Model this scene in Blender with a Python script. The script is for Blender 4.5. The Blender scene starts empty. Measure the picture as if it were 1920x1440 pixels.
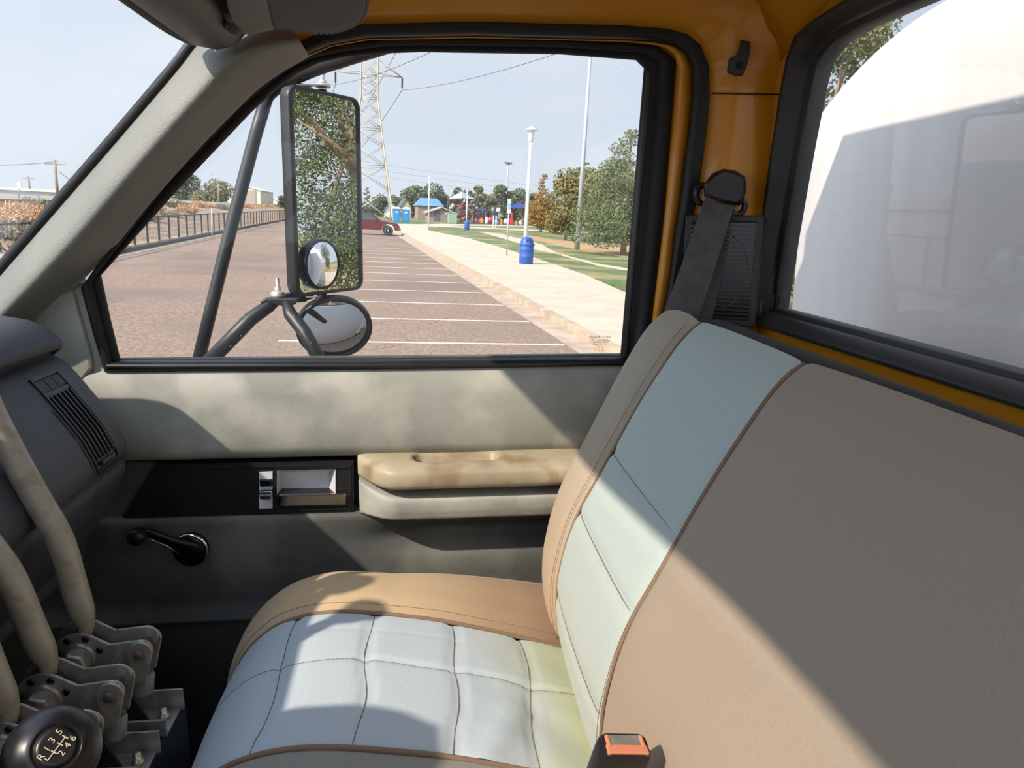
import bpy, bmesh, math, random
from mathutils import Vector, Matrix, noise
from math import sin, cos, pi, sqrt, radians as R
random.seed(7)
SC = bpy.context.scene
COL = SC.collection

# ---------------------------------------------------------------- frames
F = 1400.0
def ray(px, py): return Vector(((px-960)/F, (720-py)/F, -1.0))
# rows are axes of each frame written in camera coordinates
ty = ray(805, 405).normalized(); tx = ray(13600, 540).normalized()
tx = (tx - ty*tx.dot(ty)).normalized(); tz = tx.cross(ty)
TM = Matrix((tx, ty, tz))                      # truck frame: x rearwards, y to the passenger door, z up
wy = ray(661, 388).normalized(); wz = ray(1661, 440).cross(wy).normalized()
if wz.y < 0: wz = -wz
wx = wy.cross(wz)
WM = Matrix((wx, wy, wz))                      # world frame: y along the car park
EYE = Vector((0, 0, 2.05))
TRUCK = Matrix.Translation(EYE) @ (WM @ TM.transposed()).to_4x4()

def T(px, py, X=None, Y=None, Z=None):         # point of the truck frame
    d = TM @ ray(px, py)
    k = X/d.x if X is not None else (Y/d.y if Y is not None else Z/d.z)
    return d*k
def G(px, py, z=0.0):                          # point on the ground outside
    d = WM @ ray(px, py)
    return EYE + d*((z-EYE.z)/d.z)
def Wp(px, py, Y):                             # point outside at world distance Y
    d = WM @ ray(px, py)
    return EYE + d*(Y/d.y)

# ---------------------------------------------------------------- camera, sky, sun
cam = bpy.data.cameras.new('camera'); camo = bpy.data.objects.new('camera', cam); COL.objects.link(camo)
cam.sensor_width = 36; cam.lens = F/1920*36; cam.clip_start = 0.02; cam.clip_end = 2000
camo.matrix_world = Matrix.Translation(EYE) @ WM.to_4x4()
SC.camera = camo
SC.view_settings.view_transform = 'Standard'; SC.view_settings.look = 'None'
SC.view_settings.gamma = 1; SC.view_settings.use_curve_mapping = False
SC.view_settings.exposure = 0.0
SUN_D = (TRUCK.to_3x3() @ Vector((1.0, 0.70, -1.06))).normalized()
SUN_STRENGTH = 6.0
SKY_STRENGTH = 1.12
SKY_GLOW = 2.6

w = bpy.data.worlds.new('sky'); SC.world = w; w.use_nodes = True
nt = w.node_tree; nt.nodes.clear()
out = nt.nodes.new('ShaderNodeOutputWorld'); bg = nt.nodes.new('ShaderNodeBackground')
tc = nt.nodes.new('ShaderNodeTexCoord'); sp = nt.nodes.new('ShaderNodeSeparateXYZ')
cr = nt.nodes.new('ShaderNodeValToRGB'); mp = nt.nodes.new('ShaderNodeMapping')
nz = nt.nodes.new('ShaderNodeTexNoise'); nz.inputs['Scale'].default_value = 2.2; nz.inputs['Detail'].default_value = 5
mx = nt.nodes.new('ShaderNodeMix'); mx.data_type = 'RGBA'
mp.inputs['Scale'].default_value = (1, 1, 4)
nt.links.new(tc.outputs['Generated'], sp.inputs[0]); nt.links.new(sp.outputs['Z'], cr.inputs[0])
nt.links.new(tc.outputs['Generated'], mp.inputs[0]); nt.links.new(mp.outputs[0], nz.inputs[0])
e = cr.color_ramp.elements
e[0].position = 0.0; e[0].color = (0.66, 0.73, 0.81, 1)
e[1].position = 1.0; e[1].color = (0.40, 0.55, 0.80, 1)
k_ = e.new(0.25); k_.color = (0.60, 0.69, 0.82, 1)
cl = nt.nodes.new('ShaderNodeValToRGB'); cl.color_ramp.elements[0].position = .5; cl.color_ramp.elements[1].position = .78
cl.color_ramp.elements[1].color = (.45, .45, .45, 1)
nt.links.new(nz.outputs[0], cl.inputs[0]); nt.links.new(cl.outputs[0], mx.inputs[0])
nt.links.new(cr.outputs[0], mx.inputs[6]); mx.inputs[7].default_value = (0.86, 0.86, 0.88, 1)
nt.links.new(mx.outputs[2], bg.inputs[0])
# wide glow around the sun, added to brighten the shaded cab
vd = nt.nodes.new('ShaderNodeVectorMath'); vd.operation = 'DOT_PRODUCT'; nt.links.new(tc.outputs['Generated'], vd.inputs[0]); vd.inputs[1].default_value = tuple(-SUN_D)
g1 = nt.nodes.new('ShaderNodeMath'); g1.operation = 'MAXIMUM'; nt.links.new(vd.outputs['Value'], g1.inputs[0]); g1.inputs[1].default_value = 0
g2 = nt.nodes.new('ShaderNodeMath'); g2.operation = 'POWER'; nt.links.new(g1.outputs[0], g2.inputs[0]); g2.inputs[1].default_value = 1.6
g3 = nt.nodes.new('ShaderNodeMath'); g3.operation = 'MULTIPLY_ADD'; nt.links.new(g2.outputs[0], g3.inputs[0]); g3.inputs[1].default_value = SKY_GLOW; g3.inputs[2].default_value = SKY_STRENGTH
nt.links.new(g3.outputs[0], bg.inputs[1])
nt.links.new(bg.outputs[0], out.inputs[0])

sun = bpy.data.lights.new('sun', 'SUN'); suno = bpy.data.objects.new('sun', sun); COL.objects.link(suno)
sun.energy = SUN_STRENGTH; sun.angle = R(0.9); sun.color = (1.0, 0.89, 0.74)
suno.rotation_euler = SUN_D.to_track_quat('-Z', 'Y').to_euler(); suno.location = (0, 0, 30)

# ---------------------------------------------------------------- materials
def mat(name, col, rough=.6, metal=0.0, var=0.0, vscale=6.0, col2=None, bump=0.0, bscale=200.0, spec=0.5, coords='Object',
        detail=6.0, lo=.35, hi=.65, col3=None, scale3=1.5, coat=0.0, stretch=None):
    m = bpy.data.materials.new(name); m.use_nodes = True
    n = m.node_tree.nodes; L = m.node_tree.links; b = n['Principled BSDF']
    b.inputs['Roughness'].default_value = rough; b.inputs['Metallic'].default_value = metal
    b.inputs['Specular IOR Level'].default_value = spec; b.inputs['Coat Weight'].default_value = coat
    c = (*col, 1)
    b.inputs['Base Color'].default_value = c
    tc = n.new('ShaderNodeTexCoord'); src = tc.outputs[coords]
    if stretch:
        mp = n.new('ShaderNodeMapping'); mp.inputs['Scale'].default_value = stretch
        L.new(src, mp.inputs[0]); src = mp.outputs[0]
    if var or col2:
        t = n.new('ShaderNodeTexNoise'); t.inputs['Scale'].default_value = vscale; t.inputs['Detail'].default_value = detail
        L.new(src, t.inputs[0])
        r = n.new('ShaderNodeValToRGB'); r.color_ramp.elements[0].position = lo; r.color_ramp.elements[1].position = hi
        if col2: r.color_ramp.elements[0].color = c; r.color_ramp.elements[1].color = (*col2, 1)
        else:
            r.color_ramp.elements[0].color = (*[x*(1-var) for x in col], 1); r.color_ramp.elements[1].color = (*[min(1, x*(1+var)) for x in col], 1)
        L.new(t.outputs[0], r.inputs[0]); o = r.outputs[0]
        if col3:
            t3 = n.new('ShaderNodeTexNoise'); t3.inputs['Scale'].default_value = scale3; t3.inputs['Detail'].default_value = 8; L.new(tc.outputs[coords], t3.inputs[0])
            r3 = n.new('ShaderNodeValToRGB'); r3.color_ramp.elements[0].position = .48; r3.color_ramp.elements[1].position = .62
            L.new(t3.outputs[0], r3.inputs[0]); x = n.new('ShaderNodeMix'); x.data_type = 'RGBA'
            L.new(r3.outputs[0], x.inputs[0]); L.new(o, x.inputs[6]); x.inputs[7].default_value = (*col3, 1); o = x.outputs[2]
        L.new(o, b.inputs['Base Color'])
    if bump:
        t2 = n.new('ShaderNodeTexNoise'); t2.inputs['Scale'].default_value = bscale; t2.inputs['Detail'].default_value = 3
        L.new(src, t2.inputs[0]); bp = n.new('ShaderNodeBump'); bp.inputs['Strength'].default_value = bump; bp.inputs['Distance'].default_value = .002
        L.new(t2.outputs[0], bp.inputs['Height']); L.new(bp.outputs[0], b.inputs['Normal'])
    return m

def glass(name, dust=.03, gloss=.06, graz=.9, specks=False, tint=(1, 1, 1), streak=0.0, dcol=(.75, .78, .8)):
    m = bpy.data.materials.new(name); m.use_nodes = True
    n = m.node_tree.nodes; L = m.node_tree.links; n.clear()
    o = n.new('ShaderNodeOutputMaterial'); tr = n.new('ShaderNodeBsdfTransparent'); gl = n.new('ShaderNodeBsdfGlossy'); gl.inputs['Roughness'].default_value = 0.0
    tr.inputs[0].default_value = (*tint, 1)
    df = n.new('ShaderNodeBsdfDiffuse'); df.inputs[0].default_value = (*dcol, 1)
    tl = n.new('ShaderNodeBsdfTranslucent'); tl.inputs[0].default_value = (*dcol, 1)
    dd = n.new('ShaderNodeMixShader'); dd.inputs[0].default_value = .5; L.new(df.outputs[0], dd.inputs[1]); L.new(tl.outputs[0], dd.inputs[2])
    lw = n.new('ShaderNodeLayerWeight'); lw.inputs[0].default_value = .5
    pw = n.new('ShaderNodeMath'); pw.operation = 'POWER'; L.new(lw.outputs['Facing'], pw.inputs[0]); pw.inputs[1].default_value = 5
    mu = n.new('ShaderNodeMath'); mu.operation = 'MULTIPLY_ADD'; L.new(pw.outputs[0], mu.inputs[0]); mu.inputs[1].default_value = graz; mu.inputs[2].default_value = gloss
    m1 = n.new('ShaderNodeMixShader'); L.new(mu.outputs[0], m1.inputs[0]); L.new(tr.outputs[0], m1.inputs[1]); L.new(gl.outputs[0], m1.inputs[2])
    m2 = n.new('ShaderNodeMixShader'); L.new(m1.outputs[0], m2.inputs[1]); L.new(dd.outputs[0], m2.inputs[2])
    tc = n.new('ShaderNodeTexCoord'); ns = n.new('ShaderNodeTexNoise'); ns.inputs['Scale'].default_value = 7; ns.inputs['Detail'].default_value = 8
    L.new(tc.outputs['Object'], ns.inputs[0])
    ma = n.new('ShaderNodeMath'); ma.operation = 'MULTIPLY'; L.new(ns.outputs[0], ma.inputs[0]); ma.inputs[1].default_value = dust*2
    fac = ma.outputs[0]
    if specks:
        v = n.new('ShaderNodeTexVoronoi'); v.inputs['Scale'].default_value = 130; v.inputs['Randomness'].default_value = 1; L.new(tc.outputs['Object'], v.inputs[0])
        c1 = n.new('ShaderNodeMath'); c1.operation = 'LESS_THAN'; L.new(v.outputs['Distance'], c1.inputs[0]); c1.inputs[1].default_value = .14
        sx = n.new('ShaderNodeSeparateColor'); L.new(v.outputs['Color'], sx.inputs[0])
        c2 = n.new('ShaderNodeMath'); c2.operation = 'GREATER_THAN'; L.new(sx.outputs[0], c2.inputs[0]); c2.inputs[1].default_value = .86
        c3 = n.new('ShaderNodeMath'); c3.operation = 'MULTIPLY'; L.new(c1.outputs[0], c3.inputs[0]); L.new(c2.outputs[0], c3.inputs[1])
        c4 = n.new('ShaderNodeMath'); c4.operation = 'MULTIPLY'; L.new(c3.outputs[0], c4.inputs[0]); c4.inputs[1].default_value = .30
        ad = n.new('ShaderNodeMath'); ad.operation = 'ADD'; L.new(fac, ad.inputs[0]); L.new(c4.outputs[0], ad.inputs[1]); fac = ad.outputs[0]
    L.new(fac, m2.inputs[0]); L.new(m2.outputs[0], o.inputs[0])
    return m

M = {}
def mm(k, *a, **kw): M[k] = mat(k, *a, **kw)
mm('yellow_paint', (.62, .26, .012), rough=.32, spec=.4, var=.05, vscale=3, coat=.2)
mm('white_paint', (.50, .51, .52), rough=.3, spec=.5)
mm('black_rubber', (.012, .012, .013), rough=.55, bump=.25, bscale=300, spec=.3)
mm('ribbed_rubber', (.016, .016, .017), rough=.5, bump=.4, bscale=90, spec=.35)
mm('charcoal_vinyl', (.024, .025, .025), rough=.5, var=.12, vscale=9, bump=.2, bscale=500)
mm('pillar_vinyl', (.155, .155, .135), rough=.55, var=.10, vscale=7, col2=(.19, .185, .16), bump=.35, bscale=420)
mm('door_vinyl', (.23, .235, .205), rough=.72, var=.1, vscale=5, col2=(.30, .30, .265), bump=.15, bscale=500, col3=(.40, .39, .34), scale3=7)
mm('door_lower_vinyl', (.065, .068, .064), rough=.7, vscale=5, col2=(.095, .096, .086), bump=.2, bscale=450, col3=(.15, .148, .125), scale3=5)
mm('arm_vinyl', (.28, .235, .16), rough=.5, vscale=9, col2=(.42, .36, .245), bump=.12, bscale=450, col3=(.25, .18, .11), scale3=16)
mm('black_plastic', (.012, .012, .013), rough=.38, var=.2, vscale=12, bump=.1, bscale=600)
mm('dash_vinyl', (.045, .048, .056), rough=.55, var=.15, vscale=5, bump=.3, bscale=480)
mm('visor_vinyl', (.11, .10, .092), rough=.6, bump=.2, bscale=400)
mm('visor_dark', (.045, .045, .043), rough=.7, bump=.2, bscale=400)
mm('stitch', (.23, .21, .17), rough=.8)
mm('thread_brown', (.20, .13, .08), rough=.8)
mm('black_fabric', (.022, .022, .023), rough=.85, bump=.3, bscale=300, var=.2)
mm('belt_web', (.085, .083, .085), rough=.75, bump=.5, bscale=700, var=.15, vscale=60)
mm('chrome', (.75, .75, .75), rough=.12, metal=1)
mm('zinc', (.62, .57, .45), rough=.35, metal=.8)
mm('cast_metal', (.36, .36, .325), rough=.36, metal=.5, var=.3, vscale=40, bump=.2, bscale=200, col3=(.34, .31, .26), scale3=45)
mm('lever_paint', (.34, .315, .25), rough=.42, metal=.2, var=.12, vscale=30, bump=.2, bscale=160, col3=(.29, .25, .18), scale3=60)
mm('rust', (.13, .10, .085), rough=.6, metal=.4, var=.3, vscale=60)
mm('gloss_black', (.006, .006, .007), rough=.22, spec=.4)
mm('knob_black', (.010, .010, .011), rough=.33, spec=.35)
mm('satin_black', (.014, .014, .015), rough=.33, var=.3, vscale=15)
mm('mirror_housing', (.02, .021, .021), rough=.45, var=.5, vscale=260, lo=.55, hi=.72)
mm('ivory_mark', (.72, .62, .42), rough=.5)
mm('etch', (.05, .05, .04), rough=.8)
mm('handle_cup', (.60, .61, .64), rough=.5, var=.12, vscale=30)
mm('orange_button', (.55, .20, .11), rough=.4)
M['mirror'] = mat('mirror', (.82, .84, .84), rough=.0, metal=1)
M['side_glass'] = glass('side_glass', dust=.025, gloss=.03, specks=True)
M['wind_glass'] = glass('wind_glass', dust=.09, gloss=.006, graz=.15)
M['rear_glass'] = glass('rear_glass', dust=.07, gloss=.07)
mm('tank_white', (.69, .675, .65), rough=.45, var=.05, vscale=2, stretch=(1, 5, .6), spec=.3)

# seat fabrics: the brown cushion cloth is bleached towards the front, the insert has an ochre stain by the backrest
def fabric(name, colA, colB, axis, a, b, weave=900, extra=None):
    m = bpy.data.materials.new(name); m.use_nodes = True
    n = m.node_tree.nodes; L = m.node_tree.links; p = n['Principled BSDF']
    p.inputs['Roughness'].default_value = .85; p.inputs['Specular IOR Level'].default_value = .15
    p.inputs['Sheen Weight'].default_value = .15
    tc = n.new('ShaderNodeTexCoord'); s = n.new('ShaderNodeSeparateXYZ'); L.new(tc.outputs['Object'], s.inputs[0])
    ns = n.new('ShaderNodeTexNoise'); ns.inputs['Scale'].default_value = 9; ns.inputs['Detail'].default_value = 7; L.new(tc.outputs['Object'], ns.inputs[0])
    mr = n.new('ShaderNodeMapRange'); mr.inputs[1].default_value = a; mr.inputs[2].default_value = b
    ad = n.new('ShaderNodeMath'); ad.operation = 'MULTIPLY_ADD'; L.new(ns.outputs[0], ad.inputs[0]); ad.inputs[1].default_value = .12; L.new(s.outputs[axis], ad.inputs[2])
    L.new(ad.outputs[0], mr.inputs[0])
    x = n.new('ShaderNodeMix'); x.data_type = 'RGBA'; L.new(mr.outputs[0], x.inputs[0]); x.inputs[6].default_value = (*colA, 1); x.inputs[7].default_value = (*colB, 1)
    w = n.new('ShaderNodeTexNoise'); w.inputs['Scale'].default_value = weave; w.inputs['Detail'].default_value = 2; L.new(tc.outputs['Object'], w.inputs[0])
    x2 = n.new('ShaderNodeMix'); x2.data_type = 'RGBA'; x2.blend_type = 'MULTIPLY'; x2.inputs[0].default_value = .35
    L.new(x.outputs[2], x2.inputs[6]); L.new(w.outputs[0], x2.inputs[7]); 
    g = n.new('ShaderNodeMix'); g.data_type = 'RGBA'; g.blend_type = 'MULTIPLY'; g.inputs[0].default_value = 1; g.inputs[7].default_value = (1.2, 1.2, 1.2, 1)
    L.new(x2.outputs[2], g.inputs[6]); L.new(g.outputs[2], p.inputs['Base Color'])
    bp = n.new('ShaderNodeBump'); bp.inputs['Strength'].default_value = .3; bp.inputs['Distance'].default_value = .001; L.new(w.outputs[0], bp.inputs['Height']); L.new(bp.outputs[0], p.inputs['Normal'])
    M[name] = m
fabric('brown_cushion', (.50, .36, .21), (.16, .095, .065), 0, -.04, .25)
fabric('brown_back', (.42, .285, .17), (.31, .28, .225), 2, .34, .64)  # tan of the sunlit foot and grey of the shaded top mixed into the colour
fabric('brown_centre', (.34, .23, .145), (.275, .24, .195), 2, .34, .66)  # lit tan below, shaded grey-brown above: sun and shade put into the cloth colour
fabric('blue_back', (.41, .42, .37), (.35, .43, .415), 2, .36, .64)  # sunlit tone below, bluer shade tone above, painted into the cloth
fabric('blue_cushion', (.42, .47, .50), (.36, .36, .13), 0, .10, .26)
fabric('cushion_side', (.24, .235, .20), (.20, .17, .13), 0, 0, .5)

# ---------------------------------------------------------------- mesh helpers
class MB:
    def __init__(s): s.v = []; s.f = []; s.sm = []
    def add(s, verts, faces, smooth=False):
        o = len(s.v); s.v += [Vector(p) for p in verts]
        for f in faces: s.f.append([i+o for i in f]); s.sm.append(smooth)
        return s
    def box(s, c, size, rot=None):
        c = Vector(c); h = Vector(size)/2
        vs = [Vector((x*h.x, y*h.y, z*h.z)) for x in (-1, 1) for y in (-1, 1) for z in (-1, 1)]
        if rot is not None: vs = [rot @ p for p in vs]
        return s.add([c+p for p in vs], [(0, 1, 3, 2), (4, 6, 7, 5), (0, 4, 5, 1), (2, 3, 7, 6), (0, 2, 6, 4), (1, 5, 7, 3)])
    def bar(s, a, b, w, h, up=(0, 0, 1)):
        a = Vector(a); b = Vector(b); d = (b-a); l = d.length; d.normalize()
        u = Vector(up); sd = d.cross(u)
        if sd.length < 1e-4: sd = d.cross(Vector((1, 0, 0)))
        sd.normalize(); u = sd.cross(d)
        m = Matrix((d, sd, u)).transposed()
        return s.box((a+b)/2, (l, w, h), m)
    def tube(s, pts, r, n=16, caps=True, smooth=True):
        pts = [Vector(p) for p in pts]; rs = r if isinstance(r, (list, tuple)) else [r]*len(pts)
        o = len(s.v); prev = None
        for i, p in enumerate(pts):
            d = (pts[min(i+1, len(pts)-1)] - pts[max(i-1, 0)]).normalized()
            if prev is None:
                u = d.orthogonal().normalized()
            else:
                u = (prev - d*prev.dot(d)).normalized()
            prev = u; w_ = d.cross(u)
            for k in range(n):
                a = 2*pi*k/n; s.v.append(p + (u*cos(a) + w_*sin(a))*rs[i])
        for i in range(len(pts)-1):
            for k in range(n):
                k2 = (k+1) % n
                s.f.append([o+i*n+k, o+i*n+k2, o+(i+1)*n+k2, o+(i+1)*n+k]); s.sm.append(smooth)
        if caps:
            s.f.append([o+k for k in range(n)][::-1]); s.sm.append(False)
            e_ = o+(len(pts)-1)*n; s.f.append([e_+k for k in range(n)]); s.sm.append(False)
        return s
    def lathe(s, prof, base=(0, 0, 0), axis=(0, 0, 1), n=32, sx=1, smooth=True):
        ax = Vector(axis).normalized(); u = ax.orthogonal().normalized() if abs(ax.z) < .99 else Vector((1, 0, 0)); w_ = ax.cross(u); b = Vector(base)
        o = len(s.v)
        for r, h in prof:
            for k in range(n):
                a = 2*pi*k/n; s.v.append(b + ax*h + (u*cos(a)*sx + w_*sin(a))*r)
        for i in range(len(prof)-1):
            for k in range(n):
                k2 = (k+1) % n
                s.f.append([o+i*n+k, o+i*n+k2, o+(i+1)*n+k2, o+(i+1)*n+k]); s.sm.append(smooth)
        if prof[0][0] > 1e-5: s.f.append([o+k for k in range(n)][::-1]); s.sm.append(False)
        e_ = o+(len(prof)-1)*n
        if prof[-1][0] > 1e-5: s.f.append([e_+k for k in range(n)]); s.sm.append(False)
        return s
    def prism(s, poly, d):                       # planar polygon (3-D points) pushed along vector d
        n = len(poly); d = Vector(d); a = [Vector(p) for p in poly]
        return s.add(a + [p+d for p in a], [list(range(n))[::-1], list(range(n, 2*n))] + [(i, (i+1) % n, n+(i+1) % n, n+i) for i in range(n)])
    def grid(s, rows, closed=False, smooth=True, flip=False):
        nr = len(rows); nc = len(rows[0]); o = len(s.v)
        for r in rows: s.v += [Vector(p) for p in r]
        for i in range(nr-1):
            for j in range(nc if closed else nc-1):
                j2 = (j+1) % nc
                f = [o+i*nc+j, o+i*nc+j2, o+(i+1)*nc+j2, o+(i+1)*nc+j]
                s.f.append(f[::-1] if flip else f); s.sm.append(smooth)
        return s

def resample(pts, n):
    pts = [Vector(p) for p in pts]; L = [0]
    for a, b in zip(pts, pts[1:]): L.append(L[-1]+(b-a).length)
    out = []; j = 0
    for i in range(n):
        t = L[-1]*i/(n-1)
        while j < len(pts)-2 and L[j+1] < t: j += 1
        k = (t-L[j])/max(1e-9, L[j+1]-L[j]); out.append(pts[j].lerp(pts[j+1], min(1, max(0, k))))
    return out
def smoothp(pts, n=6, closed=False):              # Catmull-Rom through the points
    pts = [Vector(p) for p in pts]; out = []; m = len(pts)
    rng = range(m) if closed else range(m-1)
    for i in rng:
        if closed: p0, p1, p2, p3 = pts[i-1], pts[i], pts[(i+1) % m], pts[(i+2) % m]
        else: p0, p1, p2, p3 = pts[max(i-1, 0)], pts[i], pts[i+1], pts[min(i+2, m-1)]
        for k in range(n):
            t = k/n
            out.append(.5*((2*p1)+(p2-p0)*t+(2*p0-5*p1+4*p2-p3)*t*t+(3*p1-p0-3*p2+p3)*t**3))
    if not closed: out.append(pts[-1])
    return out

def rrect(hw, hh, r, n=6):
    o = []
    for cx, cy, a0 in ((hw-r, hh-r, 0), (-hw+r, hh-r, 90), (-hw+r, -hh+r, 180), (hw-r, -hh+r, 270)):
        for k in range(n+1): a = R(a0+90*k/n); o.append((cx+r*cos(a), cy+r*sin(a)))
    return o
TRUCK_TOP = []
MODE = {'truck': True}
def off(parent):
    o = Vector((0, 0, 0))
    while parent is not None: o = o + Vector(parent.location); parent = parent.parent
    return o
def tag(o, label=None, cat=None, group=None, kind=None):
    if label: o['label'] = label
    if cat: o['category'] = cat
    if group: o['group'] = group
    if kind: o['kind'] = kind
    return o
def obj(name, mb, m, parent=None, bevel=0, seg=2, subsurf=0, label=None, cat=None, group=None, kind=None, recalc=True, org=None, solid=0):
    if parent is None:
        if org is None:
            xs = [v.x for v in mb.v]; ys = [v.y for v in mb.v]; zs = [v.z for v in mb.v]
            org = Vector(((min(xs)+max(xs))/2, (min(ys)+max(ys))/2, min(zs)))
        o0 = Vector(org)
    else: o0 = off(parent)
    me = bpy.data.meshes.new(name); me.from_pydata([tuple(v-o0) for v in mb.v], [], mb.f)
    me.polygons.foreach_set('use_smooth', mb.sm)
    if recalc:
        b = bmesh.new(); b.from_mesh(me); bmesh.ops.recalc_face_normals(b, faces=b.faces); b.to_mesh(me); b.free()
    if isinstance(m, str): m = M[m]
    me.materials.append(m)
    o = bpy.data.objects.new(name, me); COL.objects.link(o)
    if parent is None:
        o.location = o0
        if MODE['truck']: TRUCK_TOP.append(o)
    else: o.parent = parent
    if solid: md = o.modifiers.new('s', 'SOLIDIFY'); md.thickness = solid; md.offset = 0
    if bevel:
        md = o.modifiers.new('b', 'BEVEL'); md.width = bevel; md.segments = seg; md.limit_method = 'ANGLE'; md.angle_limit = R(40)
    if subsurf: md = o.modifiers.new('u', 'SUBSURF'); md.levels = subsurf; md.render_levels = subsurf
    return tag(o, label, cat, group, kind)
def root(name, loc, label=None, cat=None, group=None, kind=None):
    o = bpy.data.objects.new(name, None); COL.objects.link(o); o.location = loc; o.empty_display_size = .1
    if MODE['truck']: TRUCK_TOP.append(o)
    return tag(o, label, cat, group, kind)
def copy_tree(o, parent=None):
    c = o.copy(); COL.objects.link(c); c.parent = parent
    if parent is None and MODE['truck']: TRUCK_TOP.append(c)
    for ch in list(o.children): copy_tree(ch, c)
    return c
def text(name, body, size, m, parent, mat3, mirror=False, depth=.0004, align='CENTER'):
    cu = bpy.data.curves.new(name, 'FONT'); cu.body = body; cu.size = size; cu.extrude = depth; cu.align_x = align; cu.align_y = 'CENTER'
    cu.resolution_u = 3
    t_ = bpy.data.objects.new('t', cu); COL.objects.link(t_); bpy.context.view_layer.update()
    me = bpy.data.meshes.new_from_object(t_.evaluated_get(bpy.context.evaluated_depsgraph_get()))
    bpy.data.objects.remove(t_); me.materials.clear(); me.materials.append(M[m])
    mw = mat3.copy()
    if mirror: mw = mw @ Matrix.Diagonal((-1, 1, 1, 1))
    me.transform(Matrix.Translation(-off(parent)) @ mw)
    o = bpy.data.objects.new(name, me); COL.objects.link(o); o.parent = parent
    return o

# ================================================================ THE CAB
def PX(lst, Y): return [T(a, b, Y=Y) for a, b in lst]
def lin(p, k=4):
    out = []
    for a, b in zip(p, p[1:]):
        for i in range(k): out.append((a[0]+(b[0]-a[0])*i/k, a[1]+(b[1]-a[1])*i/k))
    out.append(p[-1]); return out
STRUCT = dict(kind='structure')

# ---- passenger door: frame, seals, trim
door = root('door_1', T(700, 1300, Y=1.1), 'passenger door with grey vinyl trim, armrest and window crank', None, None, 'structure')
Gk = [(226, 673), (600, 672), (1163, 667), (1185, 400), (1207, 128), (1192, 113), (1050, 102), (790, 98), (727, 100), (650, 107), (600, 118), (560, 137), (520, 166), (470, 212), (330, 360), (190, 516), (207, 595)]
Fk = [(196, 697), (600, 694), (1213, 684), (1246, 394), (1268, 112), (1232, 86), (1050, 74), (790, 71), (722, 72), (640, 84), (580, 95), (540, 110), (500, 138), (440, 185), (300, 325), (152, 540), (174, 625)]
Gc = lin(Gk+[Gk[0]], 4); Fc = lin(Fk+[Fk[0]], 4)
def mixl(a, b, t): return [(p[0]+(q[0]-p[0])*t, p[1]+(q[1]-p[1])*t) for p, q in zip(a, b)]
rows = [PX(Gc, 1.150), PX(Gc, 1.112), PX(mixl(Gc, Fc, .25), 1.100), PX(mixl(Gc, Fc, .45), 1.106), PX(mixl(Gc, Fc, .5), 1.094), PX(mixl(Gc, Fc, .85), 1.088), PX(Fc, 1.092), PX(Fc, 1.15)]
obj('window_frame', MB().grid(rows), 'black_rubber', door, label='black window frame with run channels')
# rear run channel standing inside the frame
ch = MB(); ch.grid([PX(lin([(1163, 667), (1185, 400), (1207, 128)]), 1.11), PX(lin([(1175, 667), (1197, 400), (1219, 140)]), 1.098), PX(lin([(1180, 667), (1202, 400), (1224, 140)]), 1.112)])
obj('run_channel', ch, 'satin_black', door)
sl = MB(); sl.grid([PX(lin([(200, 676), (600, 675), (1170, 669)]), 1.103), PX(lin([(200, 684), (600, 683), (1170, 677)]), 1.088), PX(lin([(198, 692), (600, 691), (1168, 684)]), 1.088), PX(lin([(198, 697), (600, 695), (1168, 687)]), 1.10)])
obj('sill_weatherstrip', sl, 'satin_black', door, label='satin black weatherstrip along the window sill')
# painted edge of the door between frame and body seal
Sk = [(1236, 625), (1257, 512), (1264, 442), (1275, 371), (1283, 300), (1291, 244), (1297, 180), (1297, 125), (1285, 100), (1262, 84), (1225, 78), (1169, 75), (885, 68), (690, 72), (620, 85), (570, 105)]
F2 = [(1216, 640), (1231, 512), (1240, 442), (1247, 371), (1253, 300), (1259, 244), (1264, 180), (1268, 125), (1262, 103), (1246, 91), (1220, 84), (1169, 79), (885, 72), (690, 76), (620, 89), (572, 109)]
Ok = [(1262, 625), (1275, 512), (1291, 442), (1308, 371), (1318, 300), (1326, 244), (1331, 180), (1330, 125), (1314, 84), (1290, 64), (1251, 53), (1169, 47), (885, 40), (682, 45), (600, 60), (540, 90)]
def den(a): return lin(a, 5)
s1, f1, o1 = den(Sk), den(F2), den(Ok)
obj('painted_edge', MB().grid([PX(mixl(f1, s1, -.8), 1.104), PX(f1, 1.098), PX(mixl(f1, s1, .2), 1.084), PX(mixl(f1, s1, .6), 1.080), PX(s1, 1.085), PX(s1, 1.12)]), 'yellow_paint', door, label='yellow painted edge of the door')

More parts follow.
